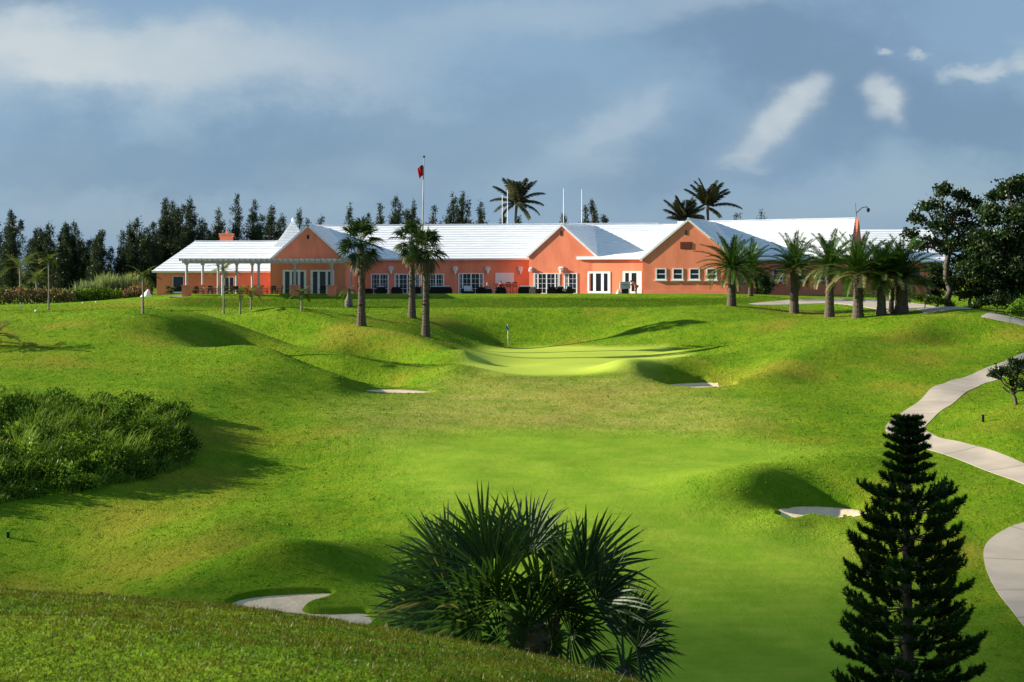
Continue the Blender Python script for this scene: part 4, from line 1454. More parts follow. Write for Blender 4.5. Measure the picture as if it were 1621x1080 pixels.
coconut('shorter bushy coconut palm leaning left behind the right gable peak', 1083, 187, 350, 13,
        [(130, 3.2, .1), (145, 2.6, .3), (100, 2.8, .3), (92, 2.9, .1), (80, 2.8, .2), (70, 2.8, .5), (45, 2.9, .1), (30, 2.6, .3), (110, 2.6, .9), (88, 2.5, 1.2), (60, 2.6, -.9), (120, 2.6, -.8), (20, 2.4, -.4), (160, 2.2, -.4), (95, 3.0, 0), (85, 2.7, 0), (75, 2.4, .1)], -.2)


def fan_leaf(mb, base, az, el, pet, rad, nseg, r, tint=.4, spread=150, droop=.35, sub=3, wid=1.0, roll=0.0, petr=.02, vfold=.0, face=None):
    h = np.array([math.cos(az) * math.cos(el), math.sin(az) * math.cos(el), math.sin(el)])
    B = np.asarray(base, float)
    H1 = B + h * pet + np.array([0, 0, -.10 * pet * math.cos(el)])
    mb.tube([B, B + h * pet * .5 + [0, 0, .01 * pet], H1], [petr, petr * .8, petr * .6], 4, cap=False, tint=min(.79, tint + .15))
    ax = unit(h + np.array([0, 0, -.25 * math.cos(el)]))
    S = unit(np.cross(ax, [0, 0, 1.0])) if abs(ax[2]) < .97 else np.array([-math.sin(az), math.cos(az), 0])
    N = unit(np.cross(S, ax))
    S, N = S * math.cos(roll) + N * math.sin(roll), N * math.cos(roll) - S * math.sin(roll)
    ph = np.linspace(-R(spread), R(spread), nseg) + r.normal(0, .02, nseg)
    D = np.cos(ph)[:, None] * ax + np.sin(ph)[:, None] * S + N * (vfold * np.abs(np.sin(ph)))[:, None]
    D = unit(D + r.normal(0, .025, (nseg, 3)))
    ln = rad * (1 - .38 * (np.abs(ph) / R(180)) ** 1.5) * r.uniform(.9, 1.06, nseg)
    W = unit(np.cross(D, N))
    w0 = 2 * R(spread) / nseg * rad * .42 * wid
    ss = np.linspace(0, 1, sub + 1)
    # width: grows while the segments are fused, then tapers to the tip
    wprof = np.interp(ss, [0, .12, .42, .8, 1.0], [.12, .35, 1.0, .5, .04]) * w0
    V = []
    dr = droop * r.uniform(.5, 1.5, nseg)
    tilt = r.normal(0, .25, nseg)[:, None]
    Wt = unit(W + N * tilt)
    for s_, w_ in zip(ss, wprof):
        c = H1 + D * (ln * s_)[:, None] + np.array([0, 0, -1.0]) * (dr * ln * max(0, s_ - .35) ** 2)[:, None]
        V.append(np.stack([c - Wt * w_ / 2, c + Wt * w_ / 2], 1))
    V = np.stack(V, 1)       # nseg, sub+1, 2, 3
    k = np.arange(nseg)[:, None] * (sub + 1) * 2 + np.arange(sub)[None] * 2
    q = np.stack([k, k + 1, k + 3, k + 2], -1).reshape(-1, 4)
    mb.add(V.reshape(-1, 3), q, None, np.repeat(np.clip(tint + r.normal(0, .07, nseg), 0, 1 if tint > .8 else .79), (sub + 1) * 2))
    return H1


def washingtonia(label, px, py, top, seed, rad=1.15, tr=.24):
    r = np.random.default_rng(seed)
    b = ray(px, py)
    root = thing('fan_palm', label, 'palm', b, 0, 'tall fan palms left of the green')
    H = (HY - top) / F * b[1] - b[2]
    th = H - rad * 1.12
    palm_trunk([(0, 0, -.3), (.02, 0, th * .5), (-.03, 0, th)], [tr * 1.45, tr * 1.02, tr * .9, tr * .85, tr * .8], 60, r, 12, .15).build('trunk', M_PBARK, root)
    cr, sk = MB(), MB()
    n = 30
    for k in range(n):
        f = (k + .5) / n
        el = R(80) - R(118) * f + r.normal(0, .12)
        fan_leaf(cr, (-.03, 0, th - .05 + .2 * (1 - f)), k * 2.4 + r.normal(0, .2), el, rad * .62 * r.uniform(.8, 1.15), rad * .62, 20, r, np.clip(.45 - .25 * f + r.normal(0, .12), 0, .75), 125, .7, 3, 1.3, r.normal(0, .3), vfold=.25)
    for k in range(26):
        f = (k + .5) / 26
        fan_leaf(sk, (-.03, 0, th - .15 - .5 * f), k * 2.4 + r.normal(0, .2), R(-42) - R(30) * f, rad * .42, rad * .5, 12, r, r.uniform(.1, .75), 75, .6, 3, 1.3)
    cr.build('crown', M_WASH, root)
    sk.build('dead_frond_skirt', M_SKIRT, root)
    return root


washingtonia('leftmost of the three tall fan palms, standing apart from the pair', 572, 515.5, 342, 21, 1.6)
washingtonia('rear fan palm of the close pair beside the flagpole', 652, 503, 347, 22, 1.5)
washingtonia('front fan palm of the close pair, in front of the flagpole', 674, 532, 358, 23, 1.5)


def young_palm(label, px, py, top, seed, name='young_palm', fl=.95, nf=9, tr=.06, d=None, el0=60, tint=.45, bottle=False, group='young staked palms on the left lawn'):
    r = np.random.default_rng(seed)
    b = ray(px, py) if d is None else at(px, d)
    root = thing(name, label, 'palm', b, 0, group)
    H = (HY - top) / F * b[1] - b[2]
    th = max(.3, H - fl * .55)
    if bottle:
        palm_trunk([(0, 0, -.1), (0, 0, th * .5), (0, 0, th)], [.26, .34, .33, .22, .13, .11, .09], 26, r, 14).build('trunk', plain('grey palm trunk', (.15, .14, .135), .9, .15, 6), root)
    else:
        palm_trunk([(0, 0, -.2), (.015, 0, th * .5), (.0, 0, th)], [tr * 1.4, tr, tr * .9, tr], 22, r, 8).build('trunk', plain('pale palm trunk', (.24, .21, .18), .9, .2, 6) if 'M_PALE' not in globals() else M_PALE, root)
    cr = MB()
    for k in range(nf):
        f = (k + .5) / nf
        pinnate(cr, (0, 0, th), k * 2.4 + r.uniform(0, .5) + .4, R(el0) - R(70) * f + r.normal(0, .1), fl * r.uniform(.85, 1.15), R(60) + r.normal(0, .1), 30, fl * .28, .045, r, np.clip(r.normal(tint, .15), .05, .78) if r.random() < .8 else .92, vee=.2, hang=.2, rw=.02)
    cr.build('crown', M_YOUNG, root)
    return root


M_PALE = plain('pale palm trunk', (.24, .21, .18), .9, .2, 6)
young_palm('thin young palm alone at far left before the hedge', 77, 491, 399, 31, tint=.35, fl=1.2)
young_palm('thin young palm in front of the left corner of the wing', 226, 497, 420, 32, fl=1.1, tint=.4)
young_palm('tallest thin young palm, in front of the pergola', 354, 497, 412, 33, fl=1.3, nf=8, tint=.3)
young_palm('short young palm left of its small neighbour before the pergola', 380, 497, 450, 34, fl=1.15, nf=10)
young_palm('short young palm set further back before the pergola', 397, 491, 451, 35, fl=1.1, nf=9)
young_palm('short young palm in front of the left gable doors', 477, 492, 450, 36, fl=1.1, nf=10)
young_palm('bottle palm with swollen grey trunk at the left gable corner', 552, 486, 446, 37, 'bottle_palm', 1.15, 7, .1, None, 40, .3, True, None)
young_palm('large drooping palm behind the red hedge at far left', 32, 0, 398, 38, 'feather_palm', 3.0, 14, .12, 176, 62, .3, False, None)
young_palm('low ragged palm between the two thin palms behind the hedge', 58, 0, 428, 39, 'feather_palm', 1.6, 14, .12, 172, 70, .7, False, None)


# ---- the palmetto close to the camera
def palmetto():
    r = np.random.default_rng(5)
    d0 = 18.2
    b = at(845, d0)
    root = thing('palmetto_palm', 'large dark fan leaved palmetto growing behind the near knoll', 'palm', b)
    base = np.array(b)
    hz_ = (HY - 985) / F * d0 - b[2]
    palm_trunk([(0, 0, -.4), (.02, 0, hz_ * .5), (0, 0, hz_)], [.22, .19, .2, .2], 30, r, 12, .22).build('trunk', M_PBARK, root)
    # (pixel of the hastula, pixel of the middle tip, depth step of the tip, spread, tint)
    L_ = [((770, 900), (742, 782), .2, 82, .45), ((838, 890), (838, 780), .5, 70, .32), ((795, 930), (700, 818), -.2, 80, .42), ((915, 925), (978, 818), .1, 92, .30),
          ((745, 925), (628, 868), -.1, 72, .50), ((735, 955), (605, 925), -.4, 66, .42), ((740, 985), (600, 985), .3, 60, .38), ((935, 960), (1008, 885), -.5, 80, .24),
          ((800, 960), (738, 878), -1.0, 88, .52), ((770, 990), (672, 975), -1.1, 75, .58), ((855, 960), (862, 862), -.9, 70, .28), ((880, 975), (930, 900), -1.0, 84, .26),
          ((840, 1000), (790, 950), -1.3, 92, .60), ((895, 1005), (955, 985), -1.0, 80, .40), ((800, 1010), (735, 1022), -1.2, 80, .62), ((870, 1020), (905, 1040), -1.2, 85, .5),
          ((880, 930), (925, 830), .8, 70, .22), ((700, 990), (598, 968), .6, 50, .40), ((720, 900), (650, 838), .8, 62, .4), ((815, 905), (800, 800), .9, 70, .25),
          ((985, 1005), (1052, 950), .1, 88, .22), ((1000, 1025), (1072, 1030), -.3, 78, .2), ((975, 1015), (1000, 935), .5, 70, .2), ((985, 1040), (1030, 1085), .2, 80, .25), ((940, 1030), (962, 1080), -.4, 70, .3)]
    heart = np.array([0, 0, hz_])
    for (hx, hy), (tx, ty), dz, spread, tint in L_:
        dd = d0 + dz * .45
        Hh = pt(hx, hy, dd) - base
        Tt = pt(tx, ty, d0 + dz) - base
        mb = MB()
        st = heart + r.normal(0, .04, 3)
        if hx > 960: st = np.array([.95, -.1, hz_ * .55]) + r.normal(0, .03, 3)
        v = Hh - st
        pet = np.linalg.norm(v)
        ax = Tt - Hh
        rad = np.linalg.norm(ax) * 1.02
        mb.tube([st, st + v * .55 + np.array([0, 0, .05 * pet]), Hh], [.02, .016, .012], 5, cap=False, tint=.65)
        big_fan(mb, Hh, ax / rad, rad, int(14 + spread * .22), r, tint, spread)
        mb.build('frond', M_SABAL, root)
    # second short stem on the right that carries the low fronds
    m = MB()
    m.tube([(.75, -.05, -.9), (.9, -.08, hz_ * .2), (.95, -.1, hz_ * .6)], [.1, .09, .08], 8)
    m.build('trunk', M_PBARK, root)
    m = MB()
    for k in range(46):
        a = r.uniform(-1, 1)
        x0 = np.array([r.normal(-.1, .5), r.normal(0, .3), hz_ + r.uniform(.2, .7)])
        x1 = x0 + np.array([r.normal(.1, .35), r.normal(0, .2), r.uniform(.35, .75)])
        m.tube([x0, (x0 + x1) / 2 + r.normal(0, .05, 3), x1, x1 + np.array([r.normal(.05, .1), 0, r.uniform(-.08, .05)])], [.0022, .002, .0016, .001], 3, cap=False, tint=.84)
    m.build('flower_stalk', M_SABAL, root)


def big_fan(mb, H1, ax, rad, nseg, r, tint, spread):
    """costapalmate leaf: folded, ribbed segments fused near the middle, tips free and drooping"""
    view = unit(-(H1 + np.array([0, 18.0, 0])))
    S = unit(np.cross(ax, [0.15 * r.normal(), -1.0, .25 + .2 * r.normal()]))
    N = unit(np.cross(S, ax))
    if N[1] > 0: N = -N
    sub = 6
    ss = np.linspace(0, 1, sub + 1)
    ph = np.linspace(-R(spread), R(spread), nseg) + r.normal(0, .018, nseg)
    fold = .45 * np.abs(np.sin(ph * .8))
    D = unit(np.cos(ph)[:, None] * ax + np.sin(ph)[:, None] * S + N * fold[:, None] + r.normal(0, .03, (nseg, 3)))
    ln = rad * (1 - .30 * (np.abs(ph) / R(180)) ** 1.6) * r.uniform(.86, 1.08, nseg)
    # costa: the segment roots run out along the axis
    root = H1 + ax * (rad * .16 * np.cos(ph * .7).clip(0))[:, None]
    W = unit(np.cross(D, N))
    w0 = 2 * R(spread) / nseg * rad * .52
    wp = np.interp(ss, [0, .1, .4, .7, .9, 1.0], [.12, .4, 1.0, .74, .32, .02]) * w0
    dr = r.uniform(.02, .32, nseg) + .3 * (r.random(nseg) < .12)
    crown_rib = (np.arange(nseg) % 2 * 2 - 1)[:, None]
    V = []
    for s_, w_ in zip(ss, wp):
        c = root + D * (ln * s_)[:, None] + np.array([0, 0, -1.0]) * (dr * ln * max(0, s_ - .4) ** 2 * 1.6)[:, None]
        e = N * (w_ * .28)
        V.append(np.stack([c - W * w_ / 2 + e, c, c + W * w_ / 2 + e], 1))
    V = np.stack(V, 1)
    base = np.arange(nseg)[:, None] * (sub + 1) * 3 + np.arange(sub)[None] * 3
    q = np.concatenate([np.stack([base + o, base + o + 1, base + o + 4, base + o + 3], -1).reshape(-1, 4) for o in (0, 1)])
    ti = np.clip(tint + r.normal(0, .10, nseg), 0, .78)
    ti = np.where(r.random(nseg) < .03, .93, ti)
    mb.add(V.reshape(-1, 3), q, None, np.repeat(ti, (sub + 1) * 3))


palmetto()


# ---- the araucaria close to the camera on the right
def araucaria():
    r = np.random.default_rng(8)
    d0 = 30.0
    b = at(1437, d0)
    ztop = (HY - 658) / F * d0 - b[2]
    root = thing('norfolk_pine', 'young dark tiered conifer standing beside the cart path at lower right', 'tree', b)
    tr, cr = MB(), MB()
    tr.tube([(0, 0, -.3), (.02, 0, ztop * .4), (-.02, 0, ztop * .75), (0, 0, ztop - .1)], [.16, .11, .06, .02], 10)
    pxm = d0 / F
    # half width of the crown (m) against the drop below the top (m)
    dk = np.array([0, 30, 55, 100, 112, 140, 165, 200, 240, 300, 360, 420, 520, 700]) * pxm
    wk = np.array([27, 34, 36, 40, 88, 100, 96, 100, 106, 112, 128, 140, 150, 120]) * pxm
    drop = .05
    k = 0

    def rope(P, rad, dens, tnt):
        """needles all round a twig, swept towards its tip and upwards"""
        P = np.asarray(P)
        ln = np.linalg.norm(np.diff(P, axis=0), axis=1).sum()
        n = max(10, int(ln * dens))
        f = r.random(n)
        t = np.linspace(0, 1, len(P))
        C = np.stack([np.interp(f, t, P[:, i]) for i in range(3)], 1)
        T = unit(np.stack([np.interp(f, t, np.gradient(P[:, i])) for i in range(3)], 1))
        D = T * .9 + rdir(r, n, .25) * .75
        leaves(cr, C, D, rdir(r, n), rad * r.uniform(.7, 1.25, n), rad * .16, np.clip(tnt + r.normal(0, .15, n), 0, .75), .4)

    tiers = [.02, .13, .26, .41, .57, .74, .92]
    while tiers[-1] < ztop - .4:
        tiers.append(tiers[-1] + (r.uniform(.20, .26) if tiers[-1] < 2.6 else r.uniform(.27, .36)))
    for k, drop in enumerate(tiers):
        top = k < 7
        hw = [.26, .29, .31, .40, .40, .42, .44][k] if top else np.interp(drop, dk, wk) * .80
        z = ztop - drop - (.11 if top else .0)
        nb = 7 if top else 6
        a0 = r.uniform(0, 6.28)
        for j in range(nb):
            az = a0 + j * 6.283 / nb + r.normal(0, .10)
            ln = hw * (r.uniform(.95, 1.05) if top else r.uniform(.80, 1.12))
            if not top and r.random() < .10: ln *= .6
            h = np.array([math.cos(az), math.sin(az), 0])
            sd = np.array([-math.sin(az), math.cos(az), 0])
            s = np.linspace(0, 1, 8)
            up = .40 * s ** 1.2 if top else (.02 * s - .07 * np.sin(np.pi * s) + .15 * s ** 3)
            P = np.array([0, 0, z]) + h * (ln * s)[:, None] + np.array([0, 0, 1]) * (up * ln)[:, None]
            tr.tube(P, np.linspace(.020, .006, 8) * (1 if not top else .6), 4, cap=False)
            tn = r.uniform(.1, .6)
            if top:
                rope(P, .070, 1100, tn)
                for sg in (-1, 1):
                    for f in (.35, .65):
                        p0 = P[int(f * 7)]
                        rope([p0, p0 + (h * .6 + sd * sg * .7) * ln * .40 + [0, 0, .20 * ln]], .065, 1000, tn)
                continue
            rope(P[5:], .085, 520, tn)
            nl = max(3, int(ln / .13))
            for q_ in range(nl):
                f = .28 + .68 * (q_ + .5) / nl
                for sg in (-1, 1):
                    if r.random() < .12: continue
                    p0 = np.array([np.interp(f, s, P[:, i]) for i in range(3)])
                    l2 = ln * .40 * (1.15 - f * .8) * r.uniform(.7, 1.2)
                    e = (h * .8 + sd * sg * .7) * l2
                    p1 = p0 + e * .6 + [0, 0, -.04 * l2]
                    p2 = p0 + e + [0, 0, .16 * l2]
                    tr.tube([p0, p1, p2], [.008, .006, .004], 3, cap=False)
                    rope([p0 + e * .35, p1, p2, p2 + h * .04 + [0, 0, .09]], .090, 480, tn)
    rope([(0, 0, ztop - .15), (0, 0, ztop)], .05, 900, .4)
    tr.build('trunk', M_BARK, root, smooth=True)
    cr.build('crown', M_NORF, root)


araucaria()


# ---- broad-leaved trees on the right
def broad_tree(label, px, d, clumps, seed, leaf=.26, trunk=.28, name='seagrape_tree', dens=1.0, mat=None, base_py=None, forks=None, cat='tree'):
    """clumps: (px, py, depth offset m, radius m) — leaf pads carried by limbs from the trunk"""
    r = np.random.default_rng(seed)
    b = at(px, d) if base_py is None else ray(px, base_py)
    d = b[1]
    root = thing(name, label, cat, b)
    tr, cr = MB(), MB()
    cs = [(pt(a, c, d + o) - b, rad) for a, c, o, rad in clumps]
    zmin = min(c[2] for c, _ in cs)
    fk = np.array(forks if forks is not None else (0.15, 0, max(.5, zmin * .75)))
    tr.tube(limb(r, (0, 0, -.3), fk, 6, .03), np.linspace(trunk, trunk * .75, 6), 9)
    for c, rad in cs:
        p = limb(r, fk + r.normal(0, .06, 3), c, 7, .05, .06)
        tr.tube(p, np.linspace(trunk * .45, .03, 7), 5, cap=False)
        for _ in range(5):
            e = c + rdir(r, 1)[0] * rad * np.array([.8, .8, .45])
            tr.tube(limb(r, p[4], e, 4, .05), np.linspace(.04, .012, 4), 4, cap=False)
        # each pad is a handful of leaf bunches with holes between them
        nb = int(13 * dens)
        for _ in range(nb):
            o = rdir(r, 1)[0] * rad * r.uniform(.35, 1.0) * np.array([1, 1, .55])
            n = int(78 * (rad / 1.0) ** 1.2 * dens * r.uniform(.6, 1.3))
            sp = rad * .26
            C = c + o + r.normal(size=(n, 3)) * np.array([sp, sp, sp * .6])
            leaves(cr, C, rdir(r, n, .1), rdir(r, n, .9), leaf * r.uniform(.6, 1.2, n), leaf * .85 * r.uniform(.7, 1.1, n), np.clip(r.normal(.35, .18) + r.normal(0, .12, n), 0, 1 if r.random() < .04 else .78), .55)
    tr.build('trunk', M_BARK, root, smooth=True)
    cr.build('crown', mat or M_DARKL, root)
    return root


broad_tree('dark sea grape tree with layered open crown in front of the outbuilding roof', 1500, 131,
           [(1497, 300, 0, .95), (1520, 308, .5, .75), (1470, 325, -.3, .9), (1505, 335, .8, 1.3), (1540, 322, 0, 1.0), (1455, 345, .3, .8), (1490, 362, -.6, 1.4), (1530, 355, 1, 1.4), (1445, 372, 0, .7),
            (1475, 385, .8, 1.0), (1515, 390, -1, 1.3), (1545, 385, .5, 1.1), (1450, 390, -.8, .55), (1528, 412, 0, 1.2), (1560, 330, .4, .7)], 51, forks=(.1, 0, 4.2), dens=.72)
broad_tree('big dark sea grape tree cut by the right edge above the cart path', 1598, 128,
           [(1600, 297, 0, 1.2), (1580, 310, .6, .9), (1620, 285, .3, .9), (1590, 340, -.6, 1.6), (1560, 345, .4, 1.0), (1625, 330, 0, 1.6), (1575, 375, -.8, 1.6), (1610, 375, 0, 1.8), (1640, 370, .5, 1.8),
            (1560, 405, .3, 1.3), (1595, 415, -1, 1.8), (1635, 415, .2, 2.0), (1650, 300, 0, 1.4), (1545, 425, .8, 1.1), (1570, 440, -1.2, 1.3), (1610, 450, -1.0, 1.6), (1640, 455, .3, 1.6), (1590, 462, .5, 1.5), (1555, 462, .6, 1.2), (1560, 372, .2, 1.2), (1600, 395, .8, 1.7), (1620, 430, -.5, 1.7), (1545, 400, .8, 1.0)], 52, dens=.85, trunk=.34)
broad_tree('shaggy dark tree with pale twigs under the two sea grapes', 1532, 127,
           [(1530, 425, 0, 1.0), (1545, 440, -.4, .9), (1518, 445, .4, .9), (1540, 462, 0, .8), (1555, 455, .6, .9), (1525, 468, -.3, .6)], 53, leaf=.2, trunk=.14, name='small_tree')
broad_tree('low dark tree in front of the outbuilding wall', 1482, 133, [(1478, 425, 0, .9), (1495, 432, .5, 1.0), (1466, 445, -.4, .7), (1486, 448, .3, .8), (1505, 452, 0, .9), (1480, 465, -.4, .6)], 54, leaf=.2, trunk=.12, name='small_tree')
broad_tree('dark understorey bush beneath the sea grapes beside the path crest', 1575, 125, [(1565, 476, 0, .7), (1582, 470, .4, .8), (1550, 482, -.3, .5), (1598, 478, .2, .7), (1535, 486, 0, .4)], 55, leaf=.16, trunk=.07, name='shrub', cat='bush')
broad_tree('low hedge like shrub beside the last date palm', 1462, 130, [(1450, 470, 0, .5), (1463, 472, .3, .5), (1476, 474, 0, .5), (1490, 478, .2, .5), (1505, 482, 0, .4)], 56, leaf=.14, trunk=.06, name='shrub', mat=M_BRUSH, cat='bush')
broad_tree('bright green shrub at the right edge above the path', 1612, 118, [(1605, 488, 0, .45), (1618, 480, .2, .5), (1600, 494, -.2, .3), (1630, 486, .2, .5)], 57, leaf=.16, trunk=.05, name='shrub', mat=leafmat('bright shrub leaves', (.07, .16, .012), (.16, .28, .03), None, .35, .05), cat='bush')
broad_tree('round dark clipped bush at the corner of right gable and wing', 1207, 156, [(1198, 448, 0, .8), (1212, 450, .4, .75), (1205, 440, .1, .55), (1208, 459, -.2, .75)], 58, leaf=.14, trunk=.06, name='shrub', dens=1.5, cat='bush')
broad_tree('small crooked tree with flat crown hanging over the path at right edge', 1612, 80, [(1600, 590, 0, .52), (1580, 588, .2, .33), (1620, 580, .3, .5), (1570, 593, -.1, .2), (1612, 606, -.3, .42), (1640, 592, 0, .6), (1628, 612, .1, .4), (1605, 574, .3, .3)], 59, leaf=.11, trunk=.09, name='crooked_tree', base_py=640, forks=(-.25, 0, .55), dens=1.2)
broad_tree('small potted style bush against the wing wall by the dark window', 269, 163.5, [(268, 462, 0, .35), (274, 457, .1, .25), (265, 455, 0, .25)], 60, leaf=.12, trunk=.03, name='shrub', mat=M_HEDGE, cat='bush')
broad_tree('small dark bush between the first pergola posts', 310, 158, [(309, 462, 0, .3), (311, 456, .1, .22)], 61, leaf=.11, trunk=.03, name='shrub', cat='bush')


# ---- hedge, reeds and the white sheet at the far left
def hedge(label, x0, x1, y, h0, h1, depth, seed, mat, name='hedge', dry=.45):
    r = np.random.default_rng(seed)
    xa, xb = zx(x0, y), zx(x1, y)
    n = int((xb - xa) * 420)
    X = r.uniform(xa, xb, n)
    dy = r.uniform(-depth / 2, depth / 2, n)
    top = np.interp(X, np.linspace(xa, xb, len(h0)), h0) * (1 + .18 * lump(X, X * .3, 1.1, seed)) * np.sqrt(np.clip(1 - (dy / depth * 1.8) ** 2, .05, 1))
    g = ground(X, y + dy)
    f = r.random(n) ** .6
    C = np.stack([X, y + dy, g + top * f], 1) - np.array([(xa + xb) / 2, y, gz((xa + xb) / 2, y)])
    mb = MB()
    pat = lump(X, dy + f * 3, 1.6, seed + 1)
    ti = np.where((r.random(n) < dry * (1 + pat)) & (f > .35), r.uniform(.84, 1, n), np.clip(.35 + .3 * pat + r.normal(0, .15, n), 0, .78))
    leaves(mb, C, rdir(r, n, .35), rdir(r, n, .3), h1 * r.uniform(.6, 1.2, n), h1 * .45, ti)
    root = thing(name, label, 'hedge', ((xa + xb) / 2, y, gz((xa + xb) / 2, y)))
    m = MB()
    for k in range(max(4, int((xb - xa) / 1.2))):
        x = r.uniform(xa, xb)
        g0 = gz(x, y)
        a = np.array([x, y, g0 - .1]) - np.array(root.location)
        m.tube(limb(r, a, a + np.array([r.normal(0, .2), 0, np.mean(h0) * .7]), 4, .05), [.05, .04, .03, .02], 5, cap=False)
    m.build('stems', M_BARK, root)
    mb.build('foliage', mat, root)


hedge('long oleander hedge tinged with pink flowers at the far left', -70, 116, 164, [1.5, 1.7, 1.6, 1.5, 1.1], .30, 2.2, 71, M_HEDGE)
hedge('pink tinged low hedge between the reeds and the white sheet', 186, 236, 170, [.9, 1.2, .9], .25, 1.4, 72, M_HEDGE)
hedge('green hedge in front of the pale reeds', 88, 190, 168, [1.5, 1.3, 1.5, 1.0], .30, 1.6, 73, M_BRUSH, dry=.05)


def reeds(label, x0, x1, y, h, seed):
    r = np.random.default_rng(seed)
    xa, xb = zx(x0, y), zx(x1, y)
    n = int((xb - xa) * 330)
    o = np.array([(xa + xb) / 2, y, gz((xa + xb) / 2, y)])
    X, Y = r.normal((xa + xb) / 2, (xb - xa) / 3.6, n), y + r.normal(0, .8, n)
    hh = h * r.uniform(.55, 1.1, n) * np.exp(-.5 * ((X - o[0]) / (xb - xa) * 2.6) ** 2)
    B = np.stack([X, Y, ground(X, Y) - .05], 1) - o
    a = r.uniform(0, 6.28, n)
    lean = np.stack([np.cos(a), np.sin(a), np.zeros(n)], 1) * r.uniform(.05, .4, n)[:, None]
    mb = MB()
    D = unit(lean + [0, 0, 1.0])
    leaves(mb, B, D, rdir(r, n) * [1, 1, .1], hh, .11, np.clip(r.normal(.45, .2, n), 0, .9), .45)
    M_ = B + D * (hh * .7)[:, None]
    leaves(mb, M_, unit(lean * 3 + rdir(r, n) * .5), [0, 0, 1.0] + rdir(r, n) * .2, hh * .35, .09, np.clip(r.normal(.55, .2, n), 0, .9))
    t = thing('reed_clump', label, 'reeds', o, 0, 'pale reeds beyond the left lawn')
    mb.build('stems', M_REED, t)


reeds('left clump of pale reeds beside the pink hedge', 115, 150, 172, 2.6, 81)
reeds('tallest middle clump of pale reeds', 142, 190, 173, 3.2, 82)
reeds('right clump of pale reeds beside the wing corner', 182, 232, 174, 2.8, 83)


# ---- wild brush on the left slope
def brush():
    r = np.random.default_rng(17)
    poly = outline([(-160, 640), (0, 636), (120, 640), (230, 642), (280, 650), (301, 668), (305, 700), (298, 736), (240, 757), (150, 774), (60, 788), (-160, 806)])
    lo, hi = poly.min(0), poly.max(0)
    mb = MB()

    def sample(n, margin=0.0):
        X, Y = r.uniform(lo[0], hi[0], n), r.uniform(lo[1], hi[1], n)
        sd = sdist(X, Y, poly)
        k = sd < -margin
        return X[k], Y[k], -sd[k]
    # grass: long arching blades
    X, Y, e = sample(90000)
    pat = lump(X, Y, 3.0, 21)
    k = pat > r.normal(.06, .12, len(X))
    X, Y, e, pat = X[k], Y[k], e[k], pat[k]
    n = len(X)
    h = (.28 + .42 * smooth(e, 0, 1.8)) * r.uniform(.6, 1.25, n) * np.clip(1 + 1.5 * lump(X, Y, 1.5, 22) + .7 * lump(X, Y, .8, 26), .25, 2.2)
    B = np.stack([X, Y, ground(X, Y) - .03], 1)
    a = r.normal(.3, 1.5, n)
    ld = np.stack([np.cos(a), np.sin(a), np.zeros(n)], 1)
    ti = np.clip(.52 + .5 * lump(X, Y, 1.8, 23) + r.normal(0, .14, n), 0.05, .79)
    ti = np.where(r.random(n) < .10, r.uniform(.82, 1, n), ti)
    D1 = unit(ld * .22 + [0, 0, 1.0])
    side = np.stack([-np.sin(a), np.cos(a), np.zeros(n)], 1)
    w = r.uniform(.018, .034, n)[:, None]
    p1, p2, p3 = B + D1 * (h * .5)[:, None], B + D1 * (h * .8)[:, None] + ld * (h * .12)[:, None], B + D1 * (h * .92)[:, None] + ld * (h * .38)[:, None]
    V = np.stack([B - side * w / 2, B + side * w / 2, p1 + side * w / 2, p1 - side * w / 2, p2 + side * w / 3, p2 - side * w / 3, p3 + side * w / 12, p3 - side * w / 12], 1)
    i = np.arange(n)[:, None] * 8
    q = np.concatenate([i + [0, 1, 2, 3], i + [3, 2, 4, 5], i + [5, 4, 6, 7]])
    mb.add(V.reshape(-1, 3), q, None, np.repeat(ti, 8))
    # leafy shrubs between the grass
    X, Y, e = sample(900, .15)
    k = lump(X, Y, 3.0, 21) < r.normal(.16, .2, len(X))
    X, Y, e = X[k][:430], Y[k][:430], e[k][:430]
    for x, y, ee in zip(X, Y, e):
        rad = r.uniform(.22, .62)
        g = gz(x, y)
        nn = int(420 * rad)
        hh = rad * r.uniform(1.1, 2.3) * min(1.0, .4 + .35 * ee)
        dd = rdir(r, nn, .3)
        C = np.array([x, y, g + hh * .5]) + dd * np.array([rad, rad, hh * .55]) * (r.random((nn, 1)) ** .35)
        t0 = np.clip(r.normal(.30, .30), 0, .78)
        leaves(mb, C, dd + rdir(r, nn) * .8, rdir(r, nn, .5), r.uniform(.09, .17, nn), r.uniform(.05, .09, nn), np.clip(t0 + r.normal(0, .12, nn), 0, .78))
    o = mb.build('undergrowth', M_BRUSH, None)
    tag(o, 'dense patch of wild grass and low shrubs on the left slope', 'undergrowth', None, 'stuff')


brush()


